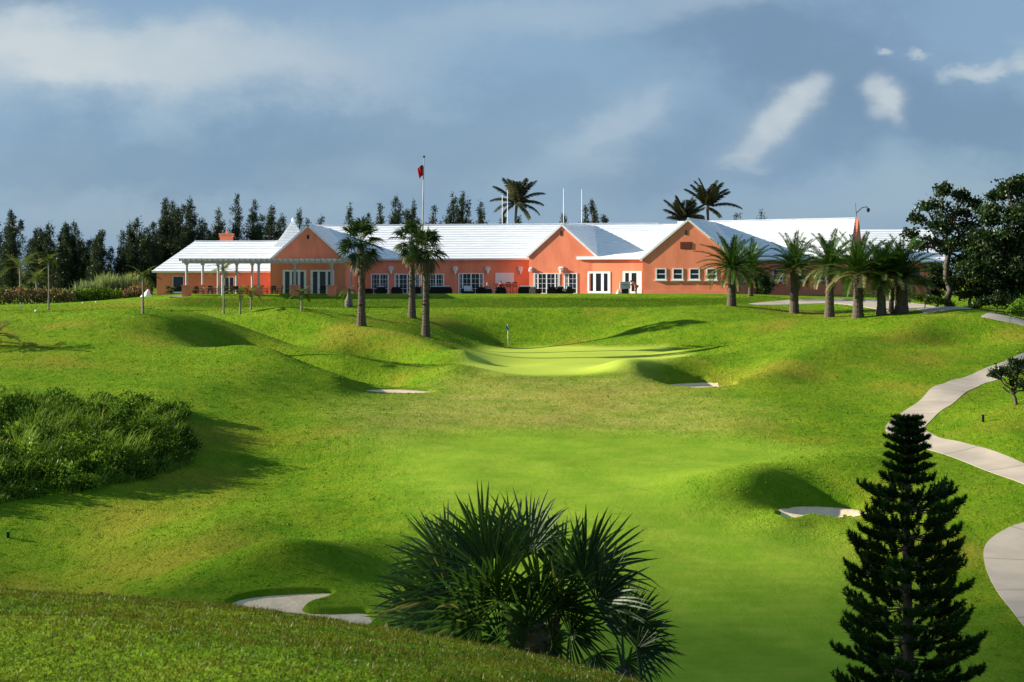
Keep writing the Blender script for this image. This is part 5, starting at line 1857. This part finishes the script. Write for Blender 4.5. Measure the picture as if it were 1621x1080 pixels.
# ---- grass on the knoll under the camera
def knoll_grass():
    r = np.random.default_rng(19)
    n = 230000
    d = r.uniform(5.5, 14.5, n)
    px = r.uniform(-260, 1330, n)
    X = (px - CX) / F * d
    keep = r.random(n) < d / 14.5
    X, Y = X[keep], d[keep]
    n = len(X)
    pat, p2 = lump(X, Y, .55, 31), lump(X, Y, 1.7, 32)
    tuft = np.clip(lump(X, Y, .22, 33) + .5 * pat, 0, 1)
    h = (.018 + .040 * tuft) * r.uniform(.6, 1.4, n)
    tall = r.random(n) < .0012
    h = np.where(tall, r.uniform(.08, .13, n), h)
    B = np.stack([X, Y, ground(X, Y) - .005], 1)
    a = r.uniform(0, 6.28, n)
    ld = np.stack([np.cos(a), np.sin(a), np.zeros(n)], 1)
    w = (r.uniform(.003, .0055, n))
    ti = np.clip(.38 + .5 * pat + .35 * p2 + r.normal(0, .2, n), 0, .79)
    ti = np.where(r.random(n) < .08 + .35 * np.clip(-p2, 0, 1), r.uniform(.82, .95, n), ti)
    mb = MB()
    D = unit(ld * r.uniform(.2, 1.0, n)[:, None] + [0, 0, 1.0])
    leaves(mb, B, D, np.stack([np.cos(a * 3), np.sin(a * 3), np.zeros(n)], 1), h, w, ti, .35)
    o = mb.build('grass', M_BLADE, None)
    tag(o, 'short coarse grass on the near knoll at lower left', 'grass', None, 'stuff')


knoll_grass()


# ---- longer turf off the fairway: short tufts that catch the low sun
def rough_turf():
    r = np.random.default_rng(23)
    n = 620000
    d = np.exp(r.uniform(math.log(41), math.log(150), n))
    X = r.uniform(-.335, .335, n) * d
    Y = d
    k = np.ones(n, bool)
    k &= sdist(X, Y, FAIRWAY) > r.uniform(-1.5, 2.0, n)
    k &= sdist(X, Y, GREEN) > .8
    k &= (sdist(X, Y, DRY) > r.uniform(-3, 2, n)) | (r.random(n) < .35)
    for p in BUNKERS:
        k &= sdist(X, Y, p) > .12
    for ln, w in PATHS:
        dd = np.full(n, 9.0)
        c = catmull(ln, 6, closed=False)
        for (x0, y0), (x1, y1) in zip(c[:-1], c[1:]):
            m = np.where(np.abs(X - x0) + np.abs(Y - y0) < 7)[0]
            if not len(m): continue
            ex, ey = x1 - x0, y1 - y0
            t = np.clip(((X[m] - x0) * ex + (Y[m] - y0) * ey) / (ex * ex + ey * ey + 1e-9), 0, 1)
            dd[m] = np.minimum(dd[m], np.hypot(X[m] - x0 - t * ex, Y[m] - y0 - t * ey))
        k &= dd > w / 2 + .05
    X, Y = X[k], Y[k]
    n = len(X)
    pat, p2 = lump(X, Y, 1.1, 41), lump(X, Y, 4.5, 42)
    thick = pat * .5 + .5 * lump(X, Y, .45, 43)
    k = r.random(n) < np.clip(.5 + 1.3 * thick, .08, 1)
    X, Y, pat, p2, thick = X[k], Y[k], pat[k], p2[k], thick[k]
    n = len(X)
    h = (.026 + .042 * np.clip(thick + .2, 0, 1)) * r.uniform(.6, 1.4, n) * (Y / 70) ** .6
    h = np.where((Y > 144.5) & (Y < 149.6) & (X > -29) & (X < 22), h * 1.15, h)
    a = r.uniform(0, 6.28, n)
    B = np.stack([X, Y, ground(X, Y) - .01], 1)
    D = unit(np.stack([np.cos(a), np.sin(a), np.zeros(n)], 1) * r.uniform(.1, .9, n)[:, None] + [0, 0, 1.0])
    ti = np.clip(.40 + .35 * pat + .30 * p2 + r.normal(0, .16, n), 0, .79)
    ti = np.where(r.random(n) < .05 + .30 * np.clip(p2, 0, 1), r.uniform(.82, 1, n), ti)
    mb = MB()
    leaves(mb, B, D, np.stack([np.cos(a * 3), np.sin(a * 3), np.zeros(n)], 1), h, h * r.uniform(.5, .9, n), ti, .45)
    o = mb.build('rough_grass', M_TURF, None)
    tag(o, 'slightly longer tufted grass on the slopes beside the fairway', 'grass', None, 'stuff')


M_TURF = leafmat('rough turf', (.048, .128, .005), (.155, .25, .011), (.25, .205, .025), .08, .0)
rough_turf()
# ------------------------------------------------------------------ poles and flags
def pole_pts(px0, py0, px1, py1, d):
    return pt(px0, py0, d), pt(px1, py1, d)


b = ray(667.5, 468.3)
top = pt(671, 250, b[1])
fp = thing('flagpole', 'tall grey flagpole in front of the long middle range', 'flagpole', b)
m = MB()
v = top - b
m.tube([-v / np.linalg.norm(v) * .3, v * .33, v * .66, v], [.085, .075, .06, .04], 12)
m.build('pole', plain('flagpole paint', (.32, .32, .32), .45, .08, 4, 0, 20, .4), fp, smooth=True)
m = MB()
m.lathe([(0, -.02), (.09, .02), (.12, .10), (.09, .18), (0, .22)], 12, v)
m.build('finial', M_DARKM, fp, smooth=True)
m = MB()
m.box(-.35, .35, -.35, .35, -.3, .12)
m.build('base', plain('pole base', (.45, .43, .40), .9, .1, 4), fp)


def cloth(name, parent, o, w, h, wave, seed, mat, canton=None, lean=0.0, n=16):
    r = np.random.default_rng(seed)
    u, v_ = np.meshgrid(np.linspace(0, 1, n), np.linspace(0, 1, n))
    x = -w * u * (1 - .35 * v_) + lean * v_
    z = -h * v_ - .35 * h * u * (.4 + .6 * u)
    y = wave * np.sin(u * 9 + v_ * 1.5) * (.25 + u) * .5
    V = np.stack([x, y, z], -1).reshape(-1, 3) + o
    i, j = np.meshgrid(np.arange(n - 1), np.arange(n - 1), indexing='ij')
    q = np.stack([i * n + j, i * n + j + 1, (i + 1) * n + j + 1, (i + 1) * n + j], -1).reshape(-1, 4)
    t = np.zeros((n, n))
    if canton:
        t[(v_ < canton[1]) & (u < canton[0])] = 1.0
        t[(np.hypot(u - .72, v_ - .55) < .17)] = .9
    m = MB()
    m.add(V, q, None, t.ravel())
    return m.build(name, mat, parent, smooth=True)


M_FLAG = leafmat('red ensign cloth', (.40, .012, .016), (.22, .008, .012), (.012, .014, .05), .25, .02)
cloth('flag', fp, v * .93 + [-.06, 0, .25], .5, .95, .22, 1, M_FLAG, (.45, .45))

b = ray(804.5, 549.4)
gp = thing('golf_pin', 'thin pin with small blue flag at the back of the putting green', 'golf flag', b)
top = pt(803.6, 514, b[1]) - b
m = MB()
m.tube([[0, 0, -.1], top], .022, 8)
m.build('stick', plain('pin paint', (.75, .72, .55), .5, .05, 4), gp, smooth=True)
cloth('flag', gp, top + [-.0, 0, -.03], .16, .34, .10, 3, leafmat('blue cloth', (.03, .07, .35), (.03, .07, .35), None, .3, .02), None, .1)
m = MB()
m.tube([(0, 0, -.05), (0, 0, .012)], .054, 10)
m.build('cup', M_DARKM, gp)

for px, tp, lab in ((795.2, 309, 'shorter thin white mast left of its twin before the single coconut palm'), (803.4, 301, 'taller thin white mast touching the single coconut palm fronds'),
                    (892.2, 298, 'thin white mast right above the middle gable peak'), (921, 300, 'thin white mast standing alone right of the middle gable peak')):
    o = at(px, 187)
    t = thing('mast', lab, 'mast', o, 0, 'thin white masts behind the long roof')
    h = (HY - tp) / F * 187 - o[2]
    m = MB()
    m.tube([(0, 0, -.3), (0, 0, h * .6), (0, 0, h)], [.05, .04, .03], 8)
    m.build('pole', M_WHITE, t, smooth=True)
    m = MB()
    m.box(-.25, .25, -.25, .25, -.3, .1)
    m.build('base', M_WHITE, t)

# tee markers and other small things on the lawn
M_BALL = plain('white ball', (.8, .8, .78), .5, .05, 9)
for px, d, sz, lab in ((57, 104.6, .09, 'white round tee marker left of the lone thin palm on the mound'), (139, 104.6, .09, 'white round tee marker midway along the left mound crest'),
                       (131, 152, .09, 'far white lawn lamp, left one of the close pair before the green hedge'), (152, 153, .09, 'far white lawn lamp, right one of the close pair before the green hedge')):
    o = at(px, d)
    m = MB()
    m.lathe([(0, -sz * .5), (sz * .8, -sz * .4), (sz, sz * .1), (sz * .85, sz * .55), (sz * .4, sz * .9), (0, sz)], 14)
    x = m.build('tee_marker', M_BALL, None, smooth=True)
    x.location = Vector(o + np.array([0, 0, sz * .4]))
    tag(x, lab, 'marker', 'white markers on the left lawn')
M_POST = plain('dark post', (.035, .03, .025), .9, .1, 5)
for px, py, h, wpost, lab in ((161, 951, .22, .035, 'short dark post in the dip just beyond the near knoll'), (13, 851, .16, .04, 'tiny dark post on bare patch at the left edge'), (32, 486.5, .4, .05, 'small pale post at the far left lawn edge'),
                              (1556, 668, .28, .05, 'small dark stub on the mound right of the cart path')):
    o = ray(px, py, 16)
    m = MB()
    m.box(-wpost, wpost, -wpost, wpost, -.1, h)
    m.box(-wpost * 1.3, wpost * 1.3, -wpost * 1.3, wpost * 1.3, h, h + .03)
    x = m.build('marker_post', M_POST if 'pale' not in lab else M_WHITE, None)
    x.location = Vector(o)
    tag(x, lab, 'post')
# sheeted thing by the wing
o = at(231, 161)
m = MB()
r = np.random.default_rng(4)
prof = [(0.62, 0), (.55, .15), (.40, .35), (.25, .62), (.12, .85), (.05, .95), (0, .97)]
th = np.linspace(0, 2 * np.pi, 22, endpoint=False)
V = np.array([[(q * (1 + .13 * math.sin(5 * a + q * 3))) * math.cos(a) * .85 + z * .22, q * (1 + .1 * math.sin(4 * a)) * math.sin(a) * .7, z * .75 - .03] for q, z in prof for a in th])
n = 22
m.add(V, [(i * n + j, i * n + (j + 1) % n, (i + 1) * n + (j + 1) % n, (i + 1) * n + j) for i in range(len(prof) - 1) for j in range(n)])
x = m.build('sheet_cover', M_WHITE, None, smooth=True)
x.location = Vector(o)
tag(x, 'white cloth cover standing on the lawn at the left corner of the wing', 'cover')
young_palm('low grey green palm cut by the left edge on the mound slope', -8, 548, 506, 40, 'feather_palm', 1.55, 16, .12, None, 65, .7, False, None)

# ------------------------------------------------------------------ terrace furniture
M_CHAIR = plain('black chair metal', (.018, .016, .016), .5, .1, 5, 0, 20, .4)
M_WICK = plain('dark wicker', (.022, .018, .016), .75, .3, 30, .6, 60, .2)
M_CUSH = plain('pale cushion', (.62, .62, .60), .9, .05, 5)
M_TEAL = plain('teal cushion', (.16, .36, .38), .9, .08, 5)
M_TABLE = plain('table top', (.30, .28, .26), .6, .1, 5)
ZT = ZB + .05


def chair_proto():
    t = thing('dining_chair', 'x', 'chair', (0, 0, 0), 0, 'black dining chairs under the pergola')
    m = MB(); m.box(-.23, .23, -.23, .23, .42, .47); m.build('seat', M_CHAIR, t)
    m = MB()
    for k in range(5):
        x = -.2 + .1 * k
        m.tube([(x, .22, .50), (x, .25, .70), (x, .29, .86)], .015, 5)
    m.tube([(-.22, .29, .87), (0, .31, .90), (.22, .29, .87)], .03, 6)
    m.add([(-.2, .235, .55), (.2, .235, .55), (.2, .285, .86), (-.2, .285, .86), (-.2, .255, .55), (.2, .255, .55), (.2, .305, .86), (-.2, .305, .86)], [(0, 1, 2, 3), (7, 6, 5, 4), (0, 4, 5, 1), (2, 6, 7, 3), (0, 3, 7, 4), (1, 5, 6, 2)])
    m.build('backrest', M_CHAIR, t)
    for sx in (-1, 1):
        m = MB(); m.tube([(sx * .2, -.2, .43), (sx * .22, -.23, 0)], [.022, .018], 6); m.build('leg', M_CHAIR, t)
        m = MB(); m.tube([(sx * .22, .29, .88), (sx * .2, .2, .43), (sx * .22, .25, 0)], [.018, .022, .018], 6); m.build('leg', M_CHAIR, t)
        m = MB(); m.tube([(sx * .23, .26, .66), (sx * .25, 0, .67), (sx * .24, -.2, .64), (sx * .22, -.21, .44)], .018, 6); m.build('armrest', M_CHAIR, t)
    return t


CH = [None]


def place_chair(x, y, rz, lab):
    if CH[0] is None:
        CH[0] = chair_proto()
        c = CH[0]
        c.location = (x, y, ZT); c.rotation_euler = (0, 0, rz); c['label'] = lab
        CH.append(c)
    else:
        dup(CH[0], (x, y, ZT), rz, lab)


def dtable(px, d, where, seats):
    x, y = zx(px, d), d
    t = thing('dining_table', 'round dark dining table ' + where, 'table', (x, y, ZT), 0, 'dining tables under the pergola')
    m = MB(); m.lathe([(0, .70), (.48, .70), (.5, .72), (.5, .74), (0, .745)], 20); m.build('tabletop', M_TABLE, t)
    m = MB(); m.tube([(0, 0, .02), (0, 0, .7)], .045, 8); m.build('pedestal', M_CHAIR, t)
    m = MB(); m.lathe([(.28, 0), (.28, .03), (.05, .06), (0, .06)], 14); m.build('foot', M_CHAIR, t)
    nm = {180: 'left', 0: 'right', 90: 'far', 270: 'near'}
    for a in seats:
        rz = R(a) - R(90)
        place_chair(x + .66 * math.cos(R(a)), y + .66 * math.sin(R(a)), rz, f'black chair, {nm[a]} side of the table {where}')


dtable(329.5, 153.4, 'by the first pergola post', (180, 0, 90))
dtable(350, 155.0, 'left of the tallest thin palm', (180, 0, 90))
dtable(376, 153.2, 'behind the two short young palms', (180, 0, 270))
dtable(431, 153.4, 'at the left gable corner', (180, 0, 90))
place_chair(zx(511, 153.5), 153.5, R(200), 'single black dining chair before the right glass doors of the left gable')


def lounge(px, d, w, rz, lab, cush=None, name='wicker_armchair', cat='armchair'):
    t = thing(name, lab, cat, (zx(px, d), d, ZT), rz, 'dark wicker lounge seats on the terrace')
    h = w / 2
    m = MB(); m.box(-h + .09, h - .09, -.38, .30, .10, .36); m.build('seat', M_WICK, t)
    m = MB(); m.add([(-h + .09, .24, .12), (h - .09, .24, .12), (h - .09, .40, .12), (-h + .09, .40, .12), (-h + .09, .30, .76), (h - .09, .30, .76), (h - .09, .44, .76), (-h + .09, .44, .76)],
                    [(3, 2, 1, 0), (4, 5, 6, 7), (0, 1, 5, 4), (1, 2, 6, 5), (2, 3, 7, 6), (3, 0, 4, 7)]); m.build('backrest', M_WICK, t)
    for s_ in (-1, 1):
        m = MB(); m.box(s_ * (h - .045) - .05, s_ * (h - .045) + .05, -.40, .42, .06, .60); m.build('armrest', M_WICK, t)
        for yy in (-.34, .34):
            m = MB(); m.box(s_ * (h - .08) - .025, s_ * (h - .08) + .025, yy - .025, yy + .025, 0, .10); m.build('leg', M_CHAIR, t)
    c = MB()
    c.box(-h + .11, h - .11, -.37, .22, .362, .46)
    c.build('seat_cushion', cush or M_WICK, t)
    if cush:
        c = MB()
        c.add([(-h + .14, .08, .47), (h - .14, .08, .47), (h - .14, .2, .47), (-h + .14, .2, .47), (-h + .16, .18, .86), (h - .16, .18, .86), (h - .16, .28, .84), (-h + .16, .28, .84)],
              [(3, 2, 1, 0), (4, 5, 6, 7), (0, 1, 5, 4), (1, 2, 6, 5), (2, 3, 7, 6), (3, 0, 4, 7)])
        c.build('back_cushion', cush, t)


lounge(582, 160, .85, R(90), 'wicker armchair farthest left on the terrace, side to the lawn')
lounge(603, 159.5, .95, R(185), 'wicker armchair with pale cushion behind the leftmost tall fan palm', M_CUSH)
lounge(628, 159, 1.0, R(180), 'wicker armchair with its back to the lawn left of the palm pair')
lounge(661, 160, 1.0, R(175), 'wicker armchair standing behind the flagpole foot')
lounge(698, 159.5, 2.1, R(180), 'long wicker sofa with its back to the lawn right of the palm pair', M_CUSH, 'wicker_sofa', 'sofa')
lounge(741, 160.5, 1.1, R(10), 'wicker armchair with pale cushion in front of the four leaf glass doors', M_CUSH)
lounge(761, 159, .8, R(180), 'wicker armchair just left of the seated person in pale pink')
lounge(792.5, 159, 1.0, R(180), 'wicker armchair with its back turned, holding the dark haired person')
lounge(831, 159.5, 1.3, R(180), 'wide wicker seat with pale cushions right of the bar stools', M_CUSH, 'wicker_sofa', 'sofa')
lounge(847, 159, .75, R(140), 'wicker armchair with teal cushion left of the middle gable doors', M_TEAL)
lounge(873.5, 159, .9, R(180), 'wicker armchair in front of the middle gable lamp')
lounge(887, 159.6, .8, R(180), 'wicker armchair with white cushion among the right group', M_CUSH)
lounge(898.5, 159, .75, R(210), 'wicker armchair with teal cushion at the right end of the terrace group', M_TEAL)
for px, lab in ((805, 'dark wooden bar stool left of its twin under the white shutter'), (815, 'dark wooden bar stool right of its twin under the white shutter')):
    t = thing('bar_stool', lab, 'stool', (zx(px, 163), 163, ZT), R(180), 'bar stools at the serving hatch')
    ms = plain('dark red wood', (.06, .018, .012), .6, .1, 5) if px == 805 else bpy.data.materials['dark red wood']
    m = MB(); m.box(-.21, .21, -.2, .2, .72, .77); m.build('seat', ms, t)
    m = MB()
    for k in range(4): m.box(-.2 + .12 * k, -.16 + .12 * k, .17, .2, .78, 1.12)
    m.box(-.22, .22, .165, .205, 1.12, 1.2); m.build('backrest', ms, t)
    for sx in (-1, 1):
        for sy in (-1, 1):
            m = MB(); m.tube([(sx * .17, sy * .16, .72), (sx * .21, sy * .2, 0)], .025, 6); m.build('leg', ms, t)
    m = MB(); m.box(-.19, .19, -.2, -.17, .25, .28); m.box(-.19, .19, .17, .2, .25, .28); m.build('footrest', ms, t)
t = thing('side_table', 'small white side table between the two seated persons', 'table', (zx(781.5, 158.6), 158.6, ZT))
m = MB(); m.lathe([(0, .48), (.28, .48), (.29, .5), (.28, .52), (0, .52)], 16); m.build('tabletop', M_WHITE, t)
m = MB(); m.tube([(0, 0, 0), (0, 0, .48)], .04, 8); m.lathe([(.2, 0), (.2, .02), (.03, .05)], 12); m.build('pedestal', M_WHITE, t)

# ------------------------------------------------------------------ people
SKIN = plain('skin', (.50, .27, .18), .6, .06, 8)


def skin_obj(name, verts, edges, rads, mat, parent, root=0, sub=1):
    me = bpy.data.meshes.new(name)
    me.from_pydata([tuple(v) for v in verts], edges, [])
    me.materials.append(mat)
    o = bpy.data.objects.new(name, me)
    COL.objects.link(o)
    o.parent = parent
    md = o.modifiers.new('skin', 'SKIN')
    md.use_smooth_shade = True
    sv = me.skin_vertices[0].data
    for i, rr in enumerate(rads):
        sv[i].radius = (rr, rr) if not isinstance(rr, tuple) else rr
        sv[i].use_root = (i == root)
    s = o.modifiers.new('sub', 'SUBSURF')
    s.levels = s.render_levels = sub
    return o


def person(label, loc, rz, J, hair, top, legs, short=True):
    """J: joints of the pose, in metres, x to the person's left, -y the way the person faces"""
    p = thing('person', label, 'person', loc, rz)
    names = ['pelvis', 'waist', 'chest', 'neck', 'head', 'crown']
    V, E, Rr, ix = [], [], [], {}

    def addv(n, pos, rad):
        ix[n] = len(V); V.append(np.asarray(pos, float)); Rr.append(rad)

    for n, rad in zip(names, [(.15, .11), (.135, .10), (.16, .11), .052, .088, .075]):
        addv(n, J[n], rad)
    E += [(0, 1), (1, 2), (2, 3), (3, 4), (4, 5)]
    for s in ('L', 'R'):
        addv('sh' + s, J['sh' + s], .062); addv('el' + s, J['el' + s], .042); addv('wr' + s, J['wr' + s], .030)
        E.extend([(ix['chest'], ix['sh' + s]), (ix['sh' + s], ix['el' + s]), (ix['el' + s], ix['wr' + s])])
        d = unit(J['wr' + s] - np.asarray(J['el' + s], float))
        pa = J['wr' + s] + d * .07
        addv('pa' + s, pa, .034)
        E.append((ix['wr' + s], ix['pa' + s]))
        sd = unit(np.cross(d, [0.3, .2, 1.0]))
        for f in range(4):
            q = pa + d * (.085 - .012 * abs(f - 1.3)) + sd * (f - 1.5) * .021 + np.array([0, 0, -.02])
            addv(f'f{f}{s}', q, .009); E.append((ix['pa' + s], ix[f'f{f}{s}']))
        addv('th' + s, pa + sd * -.06 + d * .02, .011); E.append((ix['wr' + s], ix['th' + s]))
        addv('hi' + s, J['hi' + s], .085); addv('kn' + s, J['kn' + s], .058); addv('an' + s, J['an' + s], .040); addv('to' + s, J['to' + s], .040)
        E.extend([(0, ix['hi' + s]), (ix['hi' + s], ix['kn' + s]), (ix['kn' + s], ix['an' + s]), (ix['an' + s], ix['to' + s])])
    skin_obj('body', V, E, Rr, SKIN, p)
    g = lambda *n: [np.asarray(J[k], float) for k in n]
    vs = g('pelvis', 'waist', 'chest', 'neck', 'shL', 'elL', 'shR', 'elR')
    vs[3] = vs[2] + (vs[3] - vs[2]) * .6
    for a, b_ in ((5, 4), (7, 6)): vs[a] = vs[b_] + (vs[a] - vs[b_]) * .8
    skin_obj('shirt', vs, [(0, 1), (1, 2), (2, 3), (2, 4), (4, 5), (2, 6), (6, 7)], [(.165, .125), (.15, .115), (.175, .125), .07, .078, .06, .078, .06], top, p)
    vs = g('pelvis', 'hiL', 'knL', 'anL', 'hiR', 'knR', 'anR')
    if short:
        for a, b_ in ((3, 2), (6, 5)): vs[a] = vs[b_] + (vs[a] - vs[b_]) * .06
    skin_obj('trousers', vs, [(0, 1), (1, 2), (2, 3), (0, 4), (4, 5), (5, 6)], [(.165, .13), .10, .075, .06, .10, .075, .06], legs, p)
    hd, cw = np.asarray(J['head'], float), np.asarray(J['crown'], float)
    upv = unit(cw - hd)
    back = np.array([0, 1.0, 0])
    skin_obj('hair', [hd + back * .045 - upv * .02, hd + back * .03 + upv * .05, cw + upv * .012 + back * .012], [(0, 1), (1, 2)], [.075, .090, .082], hair, p)
    # face: nose, eyes and mouth set on the front of the head
    m = MB()
    fw = np.array([0, -1.0, 0])
    c = hd + fw * .085
    m.add([c + [0, 0, .035], c + [-.014, 0, -.01], c + [.014, 0, -.01], c + fw * .022 + [0, 0, -.006]], None, [(0, 1, 3), (0, 3, 2), (1, 2, 3)])
    m.build('nose', SKIN, p)
    for sx in (-1, 1):
        m = MB()
        m.lathe([(0, -.008), (.009, -.004), (.009, .004), (0, .008)], 8, hd + [sx * .032, -.078, .03])
        m.build('eye', M_DARKM, p)
        m = MB()
        m.lathe([(0, -.03), (.012, -.02), (.014, .015), (0, .03)], 8, hd + [sx * .088, .0, .005])
        m.build('ear', SKIN, p)
    return p


def seat_pose():
    return dict(pelvis=(0, .08, .52), waist=(0, .12, .68), chest=(0, .12, .92), neck=(0, .08, 1.09), head=(0, .05, 1.20), crown=(0, .05, 1.29),
                shL=(.17, .11, 1.0), elL=(.25, -.02, .74), wrL=(.16, -.22, .70), shR=(-.17, .11, 1.0), elR=(-.26, -.03, .75), wrR=(-.12, -.24, .74),
                hiL=(.10, .04, .52), knL=(.13, -.40, .54), anL=(.13, -.42, .09), toL=(.14, -.57, .04), hiR=(-.10, .04, .52), knR=(-.13, -.38, .54), anR=(-.14, -.36, .09), toR=(-.15, -.51, .04))


M_HAIR = plain('dark hair', (.02, .013, .01), .6, .2, 20)
M_HAIR2 = plain('brown hair', (.12, .06, .03), .6, .2, 20)
lounge(773, 158.6, .8, R(80), 'wicker armchair under the person in pale pink, turned to the small table')
person('seated person in pale pink top on the terrace, leaning to the small white table', (zx(773, 158.6), 158.6, ZT), R(80), seat_pose(), M_HAIR, plain('pale pink cloth', (.62, .42, .42), .9, .05, 8), plain('white trousers', (.65, .63, .6), .9, .05, 8), False)
person('seated person in dark top seen from behind under the white shutter', (zx(792.5, 159), 159.0, ZT), R(180), seat_pose(), M_HAIR, plain('dark red cloth', (.20, .05, .05), .9, .05, 8), plain('navy trousers', (.03, .035, .06), .9, .05, 8), False)
bend = dict(pelvis=(0, .18, .94), waist=(0, .10, 1.08), chest=(0, -.12, 1.22), neck=(0, -.27, 1.30), head=(0, -.37, 1.34), crown=(0, -.42, 1.42),
            shL=(.17, -.16, 1.26), elL=(.22, -.32, 1.02), wrL=(.12, -.52, .98), shR=(-.17, -.16, 1.26), elR=(-.22, -.30, 1.02), wrR=(-.10, -.50, 1.0),
            hiL=(.10, .18, .90), knL=(.11, .13, .50), anL=(.11, .20, .09), toL=(.12, .05, .04), hiR=(-.10, .18, .90), knR=(-.11, .10, .50), anR=(-.12, .16, .09), toR=(-.13, .01, .04))
person('person in pale pink top and shorts bending over the white grill cart', (zx(1004.5, 156.8), 156.8, ZB + .0), R(-75), bend, M_HAIR2, plain('peach cloth', (.68, .36, .28), .9, .05, 8), plain('rose shorts', (.60, .25, .22), .9, .05, 8))
gc = thing('grill_cart', 'pale grill cart with dark open lower frame before the right glass doors', 'grill', (zx(989.5, 156.6), 156.6, ZB))
m = MB(); m.box(-.48, .48, -.28, .28, .68, .98); m.add([(-.48, -.28, .98), (.48, -.28, .98), (.48, .28, .98), (-.48, .28, .98), (-.46, -.15, 1.32), (.46, -.15, 1.32), (.46, .15, 1.32), (-.46, .15, 1.32)], [(0, 1, 5, 4), (1, 2, 6, 5), (2, 3, 7, 6), (3, 0, 4, 7), (4, 5, 6, 7)])
hood = m.build('hood', plain('pale steel', (.55, .56, .52), .4, .08, 4, 0, 20, .5), gc)
m = MB(); m.tube([(-.3, -.33, 1.05), (.3, -.33, 1.05)], .02, 6); m.build('handle', M_DARKM, hood)
m = MB(); m.box(-.32, .34, -.24, .24, .12, .67); m.build('cabinet', M_DARKM, gc)
for sx in (-.4, .4):
    m = MB(); m.tube([(sx, -.22, .68), (sx, -.22, 0)], .025, 6); m.build('leg', M_DARKM, gc)
    m = MB(); m.tube([(sx, .2, .12), (sx + .05, .2, .12)], .12, 12); m.build('wheel', M_DARKM, gc)
o = np.array([zx(979, 156.2), 156.2, ZB])
m = MB()
m.lathe([(0, 0), (.20, .01), (.24, .12), (.21, .32), (.13, .46), (.07, .52), (.10, .60), (0, .58)], 12)
x = m.build('white_bag', M_WHITE, None, smooth=True)
x.location = Vector(o)
tag(x, 'white tied bag standing left of the grill cart', 'bag')

# ------------------------------------------------------------------ unseen puffs added out to the left to shade the near ground
def added_cloud():
    r = np.random.default_rng(77)
    ctr = np.array([2.0, 20.0, -8.0]) + SUNV * 1300
    e1 = unit(np.cross(SUNV, [0, 0, 1.0]))
    if e1[1] < 0: e1 = -e1
    e2 = np.cross(e1, SUNV)
    mb = MB()
    for k in range(30):
        a, c = r.uniform(6, 27), r.uniform(-22, 22)
        q = ctr + e1 * a + e2 * c * (.55 if e2[2] > 0 else .55) + SUNV * r.uniform(-18, 18)
        rad = r.uniform(6, 11)
        th = np.linspace(0, np.pi, 9)
        mb.lathe([(math.sin(t) * rad, -math.cos(t) * rad * .7) for t in th], 14, q)
    m, nt, out = new_mat('added_cloud')
    d = nd(nt, 'ShaderNodeBsdfDiffuse')
    d.inputs[0].default_value = (.85, .87, .9, 1)
    t = nd(nt, 'ShaderNodeBsdfTranslucent')
    t.inputs[0].default_value = (.85, .87, .9, 1)
    mx = nd(nt, 'ShaderNodeMixShader', i_0=.5)
    L(nt, d.outputs[0], mx.inputs[1]); L(nt, t.outputs[0], mx.inputs[2])
    tr = nd(nt, 'ShaderNodeBsdfTransparent')
    m2 = nd(nt, 'ShaderNodeMixShader', i_0=ADDED_CLOUD_OP)
    L(nt, tr.outputs[0], m2.inputs[1]); L(nt, mx.outputs[0], m2.inputs[2])
    L(nt, m2.outputs[0], out.inputs[0])
    o = mb.build('added_shade_cloud', m, None, smooth=True)
    tag(o, 'thin broken puffs added out of view far left to shade the near ground', None, None, 'stuff')


ADDED_CLOUD_OP = .15
added_cloud()
scene.cycles.transparent_max_bounces = 24
